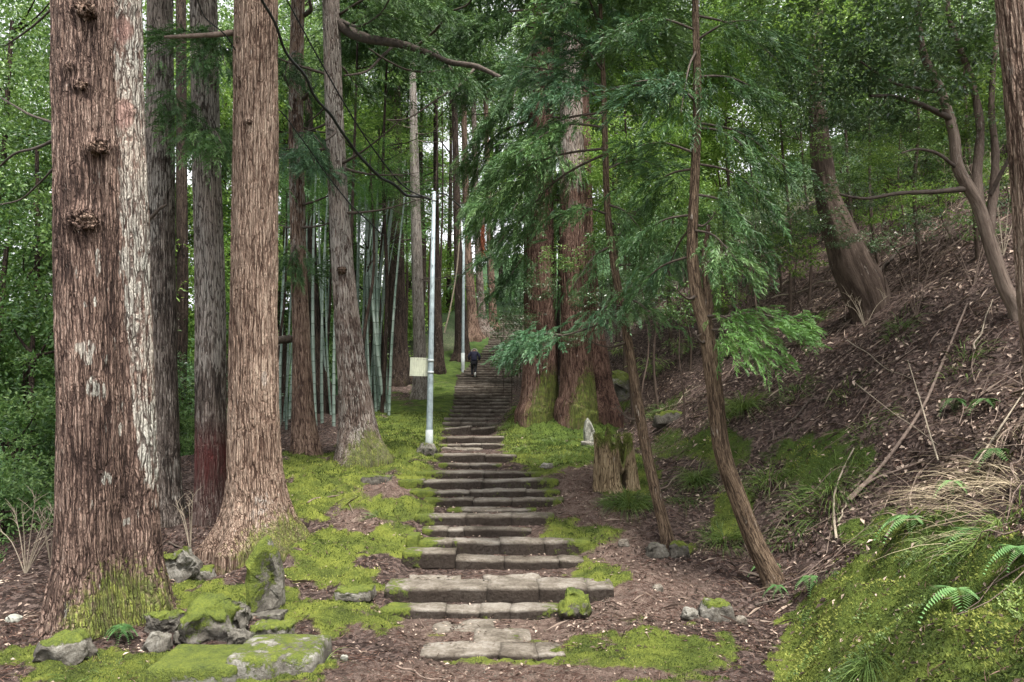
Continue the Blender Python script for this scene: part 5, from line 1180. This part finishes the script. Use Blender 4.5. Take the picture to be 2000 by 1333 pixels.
# ------------------------------------------------------------------ grass clumps, ferns, sasa
def grass_clump(px, py, n, L, label, mat='grass', wid=.012, spread=.15, lean=(0, -.3), tint=.5, cat='grass clump', name='grass_clump', group=None):
    b = hit(px, py)
    a = rng.uniform(0, 2*np.pi, n); r = rng.uniform(0, spread, n)
    P0 = np.stack([np.cos(a)*r, np.sin(a)*r, ground(b.x + np.cos(a)*r, b.y + np.sin(a)*r) - b.z - .01], 1)
    dv = np.stack([np.cos(a)*.5 + lean[0], np.sin(a)*.5 + lean[1], rng.uniform(.6, 1.3, n)], 1) + rng.normal(0, .15, (n, 3))
    Ls = L*rng.uniform(.5, 1.1, n)
    K = 5; V = np.zeros((n, K, 2, 3)); side = np.cross(dv, rndv(n)); side /= np.linalg.norm(side, axis=1)[:, None]
    for k in range(K):
        t = k/(K-1); p = P0 + dv*Ls[:, None]*t + np.array([0, 0, -1.0])*(Ls*t*t*1.0)[:, None] + np.stack([np.cos(a)*.35+lean[0]*.6, np.sin(a)*.35+lean[1]*.6, 0*a], 1)*(Ls*t*t)[:, None]
        w_ = wid*(1-t)**.6*.5
        V[:, k, 0] = p - side*w_; V[:, k, 1] = p + side*w_
    base = (np.arange(n)*K*2)[:, None]; k = np.arange(K-1)[None]*2
    Fq = np.stack([base+k, base+k+1, base+k+3, base+k+2], -1).reshape(-1, 4)
    T = np.repeat(np.clip(tint + rng.normal(0, .18, n), 0, 1), K*2)
    o = link(name, npmesh(name, V.reshape(-1, 3), Fq, M[mat], smooth=False, attrs={'tint': T}), None, b)
    return tag(o, label, cat, group)
for (px, py, n, L, lab, mt, wd, spd, ln) in [
    (1362, 940, 260, .55, 'arching green grass clump on the bank between the two saplings', 'grass', .012, .18, (-.1, -.5)),
    (1225, 985, 420, .42, 'tuft of arching grass at the foot of the hollow stump', 'grass', .011, .38, (-.1, -.5)),
    (1100, 900, 220, .35, 'grass fringe under the twin cedars right of the stairs', 'grass', .012, .5, (0, -.4)),
    (1415, 1055, 260, .38, 'low dark grass on the litter left of the thicker sapling', 'grass', .01, .32, (-.1, -.4)),
    (738, 1012, 160, .22, 'blue green grass tuft on the moss hump left of the pale step', 'grass', .007, .12, (-.2, -.4)),
    (540, 1085, 180, .24, 'low grass tuft behind the mossy standing stone', 'grass', .007, .16, (.1, -.3)),
    (200, 1322, 320, .16, 'grass tuft in the foreground moss at lower left', 'grass', .006, .4, (.0, -.4)),
    (1695, 1300, 260, .30, 'blue green grass tuft low on the mossy bank', 'grass', .007, .14, (-.3, -.5)),
    (1140, 1150, 140, .16, 'short grass tuft at the right end of the third step', 'grass', .007, .16, (0, -.3)),
    (1450, 800, 300, .75, 'hanging grass below the fresh green cedar bough', 'grass', .014, .28, (-.2, -.6)),
    (1620, 960, 300, .5, 'dark trailing grass on the slope above the fallen sticks', 'grass', .012, .5, (-.3, -.5)),
    (1500, 940, 240, .45, 'trailing grass right of the thicker sapling', 'grass', .012, .4, (-.3, -.5)),
    (1820, 1060, 120, .25, 'mixed grass tuft on the crest of the mossy bank', 'sasa', .008, .2, (-.2, -.3)),
    (1960, 1030, 260, .38, 'grey green grass on the bank crest near the right edge', 'grass', .009, .4, (-.3, -.3)),
    (1720, 1050, 160, .22, 'small grass tuft behind the front fern', 'grass', .008, .2, (-.2, -.3)),
    (1300, 800, 220, .5, 'dark grass around the slope rock', 'grass', .014, .5, (-.2, -.5)),
    (620, 1300, 90, .20, 'thin grass fringe at the right side of the broad foreground slab', 'grass', .005, .12, (.3, -.2))]:
    grass_clump(px, py, n, L, lab, mt, wd, spd, ln)
for i, (px, py, n, L, lab) in enumerate([(1930, 930, 170, .42, 'sprawling dry straw coloured grass on the slope at right'), (1985, 950, 170, .4, 'second mat of dry straw grass against the right frame edge'), (1880, 965, 60, .3, 'dry straw grass above the mossy bank ferns')]):
    grass_clump(px, py, n, L, lab, 'straw', .007, .55, (-.75, .1), cat='dry grass', name='dry_grass')
# broad-leaved dwarf bamboo
def sasa(px, py, n, R, label, tint=.6, mat='sasa', L=.22, W_=.035):
    b = hit(px, py)
    P = rndv(n)*rng.uniform(.2, 1, n)[:, None]*[R, R*.7, R*.6]; P[:, 2] += R*.6
    D = np.stack([P[:, 0]/R + rng.normal(0, .5, n), P[:, 1]/R - .4 + rng.normal(0, .4, n), rng.uniform(-.8, .1, n)], 1)
    V, Fc, T = leaves(P, D, rndv(n)*.4+[0, -.3, 1], L*rng.uniform(.6, 1.2, n), W_*rng.uniform(.7, 1.2, n), np.clip(tint+rng.normal(0, .2, n), 0, 1), .1, .15)
    e = empty('dwarf_bamboo', b, label, 'plant')
    f = link('leaves', npmesh('leaves', V, Fc, M[mat], smooth=False, attrs={'tint': T}), e); f['kind'] = 'stuff'
    A = Acc()
    for k in range(9):
        v = rndv(1)[0]; A.tube([[v[0]*.1, v[1]*.1, -.05, .006], [v[0]*R*.4, v[1]*R*.3, R*.7, .005], [v[0]*R*.9, v[1]*R*.6-.1, R*.9, .003]], 7, 4)
    link('stems', A.mesh('stems', M['palestick']), e)
sasa(1275, 740, 170, .7, 'pale striped dwarf bamboo on the bank between the saplings', .75, L=.26)
sasa(1215, 700, 90, .5, 'yellow edged dwarf bamboo right of the twin cedars', .7, L=.26)
sasa(1330, 700, 130, .6, 'dwarf bamboo behind the forked sapling', .5)
sasa(1240, 640, 110, .7, 'dark leaved dwarf bamboo higher behind the thin sapling', .3, 'bamboo_leaf')
sasa(1420, 700, 120, .5, 'dwarf bamboo tangle right of the forked sapling', .4)
def fern(px, py, n, L, label, a0=0, spread=2.6, tint=.55, up_=.5):
    b = hit(px, py); e = empty('fern', b, label, 'fern')
    for k in range(n):
        a = a0 + (k/(max(n-1, 1))-.5)*spread + random.uniform(-.15, .15); l = L*random.uniform(.75, 1.1)
        npin = 17; t = np.linspace(.08, 1, npin)
        dx, dy = math.sin(a), -math.cos(a)
        ax = np.stack([dx*l*t*.85, dy*l*t*.6, l*(.45*t-1.0*t*t)+.12], 1)
        tg = np.gradient(ax, axis=0); tg /= np.linalg.norm(tg, axis=1)[:, None]
        sd_ = np.cross(tg, [0, 0, 1]); sd_ /= np.linalg.norm(sd_, axis=1)[:, None]
        P = np.concatenate([ax, ax]); D = np.concatenate([sd_ + tg*.45 - np.array([0, 0, .15]), -sd_ + tg*.45 - np.array([0, 0, .15])])
        ln = np.tile(np.sin(np.clip(t*1.15, 0, 1)**.6*3.0)*l*.30 + .01, 2)
        V, Fc, T = leaves(P, D, np.tile([0, 0, 1.], (len(P), 1)), ln, ln*.0 + l*.065, np.full(len(P), tint) + rng.normal(0, .08, len(P)), .05)
        f = link('frond', npmesh('frond', V, Fc, M['fern'], smooth=False, attrs={'tint': T}), e)
for (px, py, n, L, lab, a0, tn) in [(1870, 1190, 3, .34, 'bright lone fern drooping from the middle of the mossy bank', -.3, .8), (1895, 1068, 5, .34, 'blue green fern on the bank crest above the lone bright fern', -.2, .4), (1780, 1035, 7, .40, 'fern cluster on the left crest of the mossy bank', -.4, .65),
                                   (1990, 1105, 4, .3, 'fern at the right frame edge on the mossy bank', -.3, .5), (1862, 800, 4, .4, 'small dark fern in the litter beside the crossing sticks', 0, .3), (1925, 800, 5, .35, 'round leafy fern higher in the litter', 0, .5), (1945, 905, 5, .4, 'fern beside the dry straw grass', 0, .4),
                                   (1585, 1150, 6, .28, 'pale fern at the left foot of the mossy bank', 0, .6), (1860, 965, 4, .26, 'yellow green fern among the pale litter leaves', 0, .75), (1520, 1165, 4, .22, 'little fern at the foot of the thicker sapling', -.3, .35), (238, 1250, 9, .22, 'small dark fern between the big left cedar and the squared block', 0, .25), (1500, 1120, 5, .3, 'fern growing just right of the thicker sapling base', .6, .4)]:
    fern(px, py, n, L, lab, a0, 4.5 if n > 4 else 2.2, tn)

# ------------------------------------------------------------------ fallen sticks
def stick(pts, wpx, label, mat='stick', lift=.03, name='fallen_branch', wob=.3):
    rows = []
    if len(pts) < 4:
        p_ = np.array(pts, float); q_, _ = resample(np.c_[p_, p_*0], 7); q_ = q_[:, :2]; dd_ = q_[-1]-q_[0]; nn_ = np.array([-dd_[1], dd_[0]])/np.hypot(*dd_)
        q_[1:-1] += nn_[None]*np.hypot(*dd_)*.035*rng.normal(0, 1, (5, 1)); pts = [tuple(v_) for v_ in q_]
    for i, q in enumerate(pts):
        h_ = hit(q[0], q[1]); wq = .72*wpx*(1-.55*i/(len(pts)-1))
        rows.append([h_.x, h_.y, h_.z + lift + wq/2/F*h_.y, wq/2/F*h_.y])
    v, f = tube_arrays(rows, len(pts)*7, 7, wob=wob, seed=len(pts)+wpx); org = np.array(rows[0][:3])
    o = link(name, npmesh(name, v-org, f, M[mat], attrs={'tint': np.full(len(v), .5)}), None, org)
    return tag(o, label, 'branch')
stick([(1655, 985), (1710, 934), (1762, 866), (1807, 795), (1837, 727), (1860, 671), (1890, 600)], 11, 'longest fallen branch running diagonally up the litter slope')
stick([(1634, 1062), (1629, 1011), (1631, 971), (1645, 930), (1668, 883)], 8, 'pale forked stick lying upright above the mossy bank', 'palestick')
stick([(1637, 1030), (1652, 1000), (1658, 980)], 6, 'short prong beside the pale forked stick', 'palestick')
stick([(1662, 985), (1702, 947), (1760, 925), (1820, 903)], 9, 'fallen branch branching right from the foot of the longest one')
stick([(1834, 922), (1815, 860), (1800, 806), (1774, 720)], 5, 'thin straight pale stalk crossing the longest branch', 'palestick', .12)
stick([(1507, 592), (1570, 577), (1639, 559)], 5, 'long thin pale stick below the massive leaning tree', 'palestick', .1)
stick([(1500, 572), (1560, 550), (1625, 530)], 4, 'upper thin pale stick left of the massive leaning tree', 'palestick', .1)
stick([(1905, 930), (1943, 870), (1975, 820), (2010, 766)], 7, 'tan stick leaning against the dry grass at right', 'palestick', .08)
stick([(1700, 562), (1740, 520), (1785, 470)], 12, 'dark log end right of the massive leaning tree', 'twig')
stick([(1844, 1038), (1888, 1018), (1930, 1012), (1975, 1008)], 6, 'curved dark twig along the crest of the mossy bank', 'twig')
stick([(1475, 1192), (1510, 1180), (1560, 1162)], 6, 'bent twig at the foot of the mossy bank', 'twig')
stick([(1655, 675), (1720, 712), (1782, 752)], 3, 'thin pale twig running down right across the upper litter', 'palestick', .08)
stick([(1670, 760), (1740, 815), (1790, 850), (1830, 880)], 3, 'second thin twig parallel below the first', 'palestick', .08)
stick([(1850, 905), (1900, 908), (1955, 915)], 8, 'short broken stick lying level by the dry grass', 'stick')
stick([(1730, 1060), (1760, 1020), (1790, 1005)], 7, 'short curved stick just above the bank crest', 'stick')
stick([(775, 1305), (820, 1318), (870, 1331)], 6, 'pale root across the dirt in front of the lowest step', 'stick', .0)
stick([(1290, 960), (1340, 920), (1370, 895)], 4, 'twig beside the grass clump between the saplings', 'stick')
stick([(1410, 700), (1460, 690), (1530, 640)], 4, 'grey twig under the fresh green bough', 'stick', .1)
stick([(1540, 830), (1600, 790), (1640, 770)], 5, 'dark twig in the mid slope litter', 'twig')
stick([(1500, 870), (1560, 835), (1605, 815)], 4, 'dark twig lower in the mid slope litter', 'twig')
stick([(1265, 815), (1330, 790), (1370, 760)], 3, 'thin bare twig behind the thin sapling', 'palestick', .1)
stick([(650, 1190), (700, 1178), (745, 1200)], 5, 'root beside the half buried mossy slab', 'stick', .0)
stick([(600, 985), (660, 970), (690, 1005)], 5, 'exposed root right of the tan flared cedar', 'stick', .0)
stick([(760, 1165), (800, 1180), (840, 1240)], 3, 'thin twig left of the second step', 'stick', .0)
stick([(330, 1065), (380, 1085), (450, 1078)], 5, 'thin fallen branch behind the tilted rectangular stone', 'twig', .02)
stick([(1905, 700), (1925, 640), (1940, 600)], 5, 'pale stick under the curved tree', 'palestick', .1)
# bare saplings at the left
def bare_bush(px, py, H, n, label, mat='palestick', d=None, fan=.5):
    b = hit(px, py)
    e = empty('bare_bush', b, label, 'bush')
    for k in range(n):
        a = random.uniform(-fan, fan); y_ = random.uniform(-.25, .25); h_ = H*random.uniform(.6, 1)
        A = Acc(); p0 = np.array([0, 0, -.03]); p1 = np.array([math.sin(a)*h_*.45, y_*.4, h_*.5]); p2 = np.array([math.sin(a)*h_, y_, h_*math.cos(a)])
        A.tube([[*p0, .008], [*p1, .006], [*p2, .002]], 10, 5)
        for j in range(5):
            t = random.uniform(.35, .95); q = p1*(1-t)+p2*t; v = np.array([random.uniform(-.5, .5), random.uniform(-.4, .4), random.uniform(.2, .6)])*h_*.4
            A.tube([[*q, .004], [*(q+v*.5+[0, 0, .02]), .003], [*(q+v), .0015]], 5, 4)
        link('stem', A.mesh('stem', M[mat]), e)
bare_bush(50, 1120, 1.1, 9, 'pale bare twiggy bush at the left edge behind the big cedar', fan=.9)
bare_bush(100, 1110, .9, 7, 'smaller bare bush touching the big left cedar', fan=.8)
bare_bush(372, 1075, .85, 4, 'leafless sprout between the grey and the tan cedars', fan=.5)
bare_bush(10, 1000, 1.6, 7, 'tall bare stems at the left frame edge', fan=.6)
bare_bush(1690, 640, .9, 5, 'bare sprouts on the slope below the massive leaning tree', fan=.9)
bare_bush(1480, 720, 1.8, 5, 'thin bare stems behind the fresh green bough', 'stick', fan=.5)
bare_bush(1790, 620, 1.9, 6, 'leafless pale saplings left of the curved tree', 'stick', fan=.5)
bare_bush(1900, 560, 1.6, 6, 'tangle of bare stems behind the curved tree', 'stick', fan=.9)
bare_bush(1730, 480, 1.6, 6, 'bare stems right of the massive leaning tree', 'stick', fan=.7)

for (px, py, H, n, lab) in [(1850, 470, 2.6, 7, 'thicket of tall bare stems just left of the curved tree'), (1760, 420, 2.4, 6, 'tall bare saplings high on the slope between the two big trees'), (1960, 500, 2.0, 6, 'bare twigs between the curved tree and the right edge cedar'), (1560, 560, 1.8, 5, 'bare shoots left of the massive leaning tree'),
                           (1420, 560, 2.2, 5, 'bare stems seen through the forked sapling boughs'), (1320, 620, 2.0, 4, 'pair of pale bare stems between the saplings')]:
    bare_bush(px, py, H, n, lab, 'stick' if px < 1800 else 'palestick', fan=.55)
for (px, py, n, L, lab, mt) in [(1480, 560, 200, .5, 'green weeds below the bare shoots on the mid slope', 'grass'), (1580, 640, 160, .45, 'grass patch left of the massive leaning tree foot', 'sasa'), (1400, 620, 200, .5, 'weeds behind the forked sapling', 'grass'), (1660, 760, 90, .25, 'small green tuft in the upper litter', 'grass'),
                            (1560, 760, 120, .35, 'grass tuft right of the fresh green bough', 'grass'), (1890, 700, 90, .3, 'small tuft high in the litter under the curved tree', 'sasa'), (1340, 980, 120, .3, 'weeds between the two sapling feet', 'grass'), (930, 705, 90, .3, 'grass at the left edge of the upper stairs', 'grass'), (1180, 880, 160, .35, 'grass beside the white pointed stone', 'grass'), (860, 760, 140, .3, 'weeds on the moss right of the sign board', 'grass'), (1035, 880, 220, .3, 'green weeds at the left root of the twin cedars', 'grass'), (1085, 868, 240, .35, 'weeds in the cleft between the twin cedars', 'grass'), (1210, 800, 180, .5, 'grass tufts on the rock right of the twin cedars', 'grass'), (1000, 830, 160, .3, 'mossy weeds at the right edge of the middle steps', 'grass'), (1760, 640, 120, .35, 'weeds right of the massive leaning tree foot', 'sasa'), (1700, 830, 100, .3, 'weeds beside the longest fallen branch', 'grass'), (1550, 1040, 140, .3, 'weeds above the path boulder on the lower slope', 'grass')]:
    grass_clump(px, py, n, L, lab, mt, .012, .35, (-.1, -.4))
# ------------------------------------------------------------------ litter, moss and twigs
def scatter_points(n, poly_px, dmax=40, bias=1.0):
    """random ground points inside a photo-sized working area, denser close by"""
    out = []
    x0, y0, x1, y1 = poly_px
    d_ = rng.uniform(0, 1, n*3)**1.0
    y = 3.4*(dmax/3.4)**d_
    x = (rng.uniform(x0, x1, n*3)-1000)/F*(y*1.02+.2)
    z = ground(x, y); px, py = proj(x, y, z)
    ok = (py > y0) & (py < y1)
    i = np.where(ok)[0][:n]
    return x[i], y[i], z[i], px[i], py[i]
def normals(x, y):
    e = .05
    nx = -(ground(x+e, y)-ground(x-e, y))/(2*e); ny = -(ground(x, y+e)-ground(x, y-e))/(2*e)
    v = np.stack([nx, ny, np.ones_like(nx)], 1); return v/np.linalg.norm(v, axis=1)[:, None]
def onstairs(x, y, m=.0): return (np.abs(x-xc(y)) < hw(y)+m) & (y > 7.2) & (y < 48)
# leaf litter
x, y, z, px, py = scatter_points(90000, (-60, 300, 2060, 1400), 30)
moss, dirt, sh, ds = masks(x, y, z, px, py)
dens = np.where(x > toe(y)+.1, 1.0, np.where(x > xc(y)+hw(y), .95, .55))*np.where(moss > .45, .28, 1)*(ledge(y)-1 < x)
dens *= np.clip(.55 + .9*fbm(x*.8, y*.8, 77, 3), .12, 1)
dens = np.where(onstairs(x, y), .22*(y < 15) + .05, dens)
k = rng.uniform(0, 1, len(x)) < dens
x, y, z, moss = x[k], y[k], z[k], moss[k]; n = len(x)
nm = normals(x, y)
P = np.stack([x, y, z], 1) + nm*rng.uniform(.003, .03, n)[:, None]
D = rndv(n); D -= (D*nm).sum(1)[:, None]*nm*.85
slope = (x > toe(y))
L = np.where(slope, rng.uniform(.04, .12, n), rng.uniform(.02, .075, n))*np.clip(.75+y*.02, .8, 1.3)
T = np.clip(np.where(slope, rng.beta(.6, 1.15, n), rng.beta(1, 1.5, n)) + .22*fbm(x*.7, y*.7, 91, 3) + .03*np.clip(x-3, 0, 6)*(x > toe(y)), 0, 1)
L = L*np.where(y < 7, .6, 1.0)
V, Fc, T = leaves(P, D, nm + rndv(n)*.45, L, L*rng.uniform(.35, .55, n), T, .22, .1)
o = link('fallen_leaves', npmesh('fallen_leaves', V, Fc, M['litter'], smooth=False, attrs={'tint': T}), kind='stuff')
# reddish cedar twiglets
x, y, z, px, py = scatter_points(100000, (-60, 300, 2060, 1400), 24)
moss, dirt, sh, ds = masks(x, y, z, px, py)
dens = np.where(moss > .45, .3, 1.)*(ledge(y)-1.5 < x)*np.where(onstairs(x, y), .4, 1)
k = rng.uniform(0, 1, len(x)) < dens*np.clip(.65+fbm(x*1.5, y*1.5, 3, 3), .1, 1)
x, y, z = x[k], y[k], z[k]; n = len(x); nm = normals(x, y)
P = np.stack([x, y, z], 1) + nm*.008; D = rndv(n); D -= (D*nm).sum(1)[:, None]*nm*.9
L = rng.uniform(.03, .14, n)
V, Fc, T = leaves(P, D, nm + rndv(n)*.6, L, np.full(n, .006)*np.clip(y/7, 1, 3), rng.beta(2, 2, n), .1, .08)
link('fallen_needles', npmesh('fallen_needles', V, Fc, M['redlitter'], smooth=False, attrs={'tint': T}), kind='stuff')
# moss tufts
x, y, z, px, py = scatter_points(320000, (-60, 600, 2060, 1400), 24)
moss, dirt, sh, ds = masks(x, y, z, px, py)
st_ = onstairs(x, y, -.1); k = (moss > .30 + .42*rng.uniform(0, 1, len(x))) & (~st_ | (fbm(x*2.3, y*2.3, 44, 3) > .35)) & (ledge(y)-.6 < x)
x, y, z, sh, moss, px, py = [a[k] for a in (x, y, z, sh, moss, px, py)]; n = len(x); nm = normals(x, y)
lump = sstep(.35, .7, moss)*(1-sstep(20, 30, y)); z = z + lump*(.018 + .045*fbm(x*6, y*6, 2, 3))
bank = (x > toe(y)-.1) & (y < 9.6)
P = np.stack([x, y, z-.004], 1); D = nm*1.0 + rndv(n)*np.where(bank, 1.1, .75)[:, None]
L = np.where(bank, rng.uniform(.014, .042, n), rng.uniform(.012, .04, n))*np.clip(y/9, .8, 2)
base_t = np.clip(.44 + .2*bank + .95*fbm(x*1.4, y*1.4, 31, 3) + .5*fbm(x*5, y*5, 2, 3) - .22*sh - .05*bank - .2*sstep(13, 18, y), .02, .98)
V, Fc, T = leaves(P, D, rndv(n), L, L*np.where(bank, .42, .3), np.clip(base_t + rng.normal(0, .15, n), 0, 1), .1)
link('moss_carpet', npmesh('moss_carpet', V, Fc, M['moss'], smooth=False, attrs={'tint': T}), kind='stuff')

# small green leaves and sprigs growing through the foreground bank
x, y, z, px, py = scatter_points(60000, (1400, 900, 2060, 1400), 12)
moss, dirt, sh, ds = masks(x, y, z, px, py)
k = (x > toe(y)) & (y < 9.4) & (moss > .6) & (fbm(x*2.2, y*2.2, 61, 3) > .42)
x, y, z = x[k], y[k], z[k]; n = len(x); nm = normals(x, y)
P = np.stack([x, y, z+.03], 1) + nm*rng.uniform(0, .05, n)[:, None]; D = nm*.4 + rndv(n)
V, Fc, T = leaves(P, D, nm + rndv(n)*.5, rng.uniform(.015, .04, n), rng.uniform(.01, .02, n), np.clip(.35 + .5*fbm(x*1.8, y*1.8, 5, 3) + rng.normal(0, .2, n), 0, 1), .1)
link('bank_leaves', npmesh('bank_leaves', V, Fc, M['grass'], smooth=False, attrs={'tint': T}), kind='stuff')

# thin dead twigs over the slope
x, y, z, px, py = scatter_points(9000, (-60, 300, 2060, 1400), 22)
moss, dirt, sh, ds = masks(x, y, z, px, py)
k = (y > 7.5) & ((x > toe(y)-.3) | (rng.uniform(0, 1, len(x)) < .12)) & ~onstairs(x, y) & (ledge(y)-1 < x) & ((moss < .6) | (rng.uniform(0, 1, len(x)) < .1))
x, y, z = x[k], y[k], z[k]; n = len(x); nm = normals(x, y)
P = np.stack([x, y, z], 1) + nm*.02; D = rndv(n); D -= (D*nm).sum(1)[:, None]*nm*.85
V, Fc, T = leaves(P, D, nm + rndv(n)*.4, rng.uniform(.1, .45, n), rng.uniform(.005, .012, n), rng.beta(1, 1, n), .3, .12)
link('fallen_twigs', npmesh('fallen_twigs', V, Fc, M['litter'], smooth=False, attrs={'tint': T}), kind='stuff')
# small pebbles on the trodden dirt
x, y, z, px, py = scatter_points(9000, (500, 900, 1700, 1400), 16)
moss, dirt, sh, ds = masks(x, y, z, px, py)
k = (dirt > .3) & (moss < .45) & (rng.uniform(0, 1, len(x)) < .35)
x, y, z = x[k], y[k], z[k]; n = len(x)
O = np.array([[1, 0, 0], [0, 1, 0], [-1, 0, 0], [0, -1, 0], [0, 0, .7], [0, 0, -.5]], float); FO = np.array([[0, 1, 4], [1, 2, 4], [2, 3, 4], [3, 0, 4], [1, 0, 5], [2, 1, 5], [3, 2, 5], [0, 3, 5]])
V = np.stack([x, y, z], 1)[:, None] + O[None]*(rng.uniform(.005, .02, n)[:, None, None]*rng.uniform(.6, 1.3, (n, 6, 3)))
Fc = (FO[None] + (np.arange(n)*6)[:, None, None]).reshape(-1, 3)
link('gravel', npmesh('gravel', V.reshape(-1, 3), Fc, M['step'], attrs={'moss': np.zeros(n*6), 'stain': np.repeat(rng.uniform(0, .7, n), 6)}), kind='stuff')

# tangle of thin curved dead twigs lying over the bank
A = Acc()
x, y, z, px, py = scatter_points(420, (1150, 350, 2060, 1250), 20)
k = (x > toe(y)+.2) & (masks(x, y, z, px, py)[0] < .55); x, y = x[k], y[k]
for i in range(len(x)):
    a = rng.uniform(0, 2*np.pi); L = rng.uniform(.3, 1.3); c_ = rng.normal(0, .5); t = np.linspace(0, 1, 6)
    X = x[i] + np.cos(a + c_*t)*L*t; Y = y[i] + np.sin(a + c_*t)*L*t; Z = ground(X, Y) + .02 + .10*rng.uniform(0, 1)*np.sin(t*np.pi)
    A.tube(np.stack([X, Y, Z, .007*(1-.7*t)*rng.uniform(.6, 1.4)], 1), 8, 4)
link('twig_tangle', A.mesh('twig_tangle', M['stick']), kind='stuff')
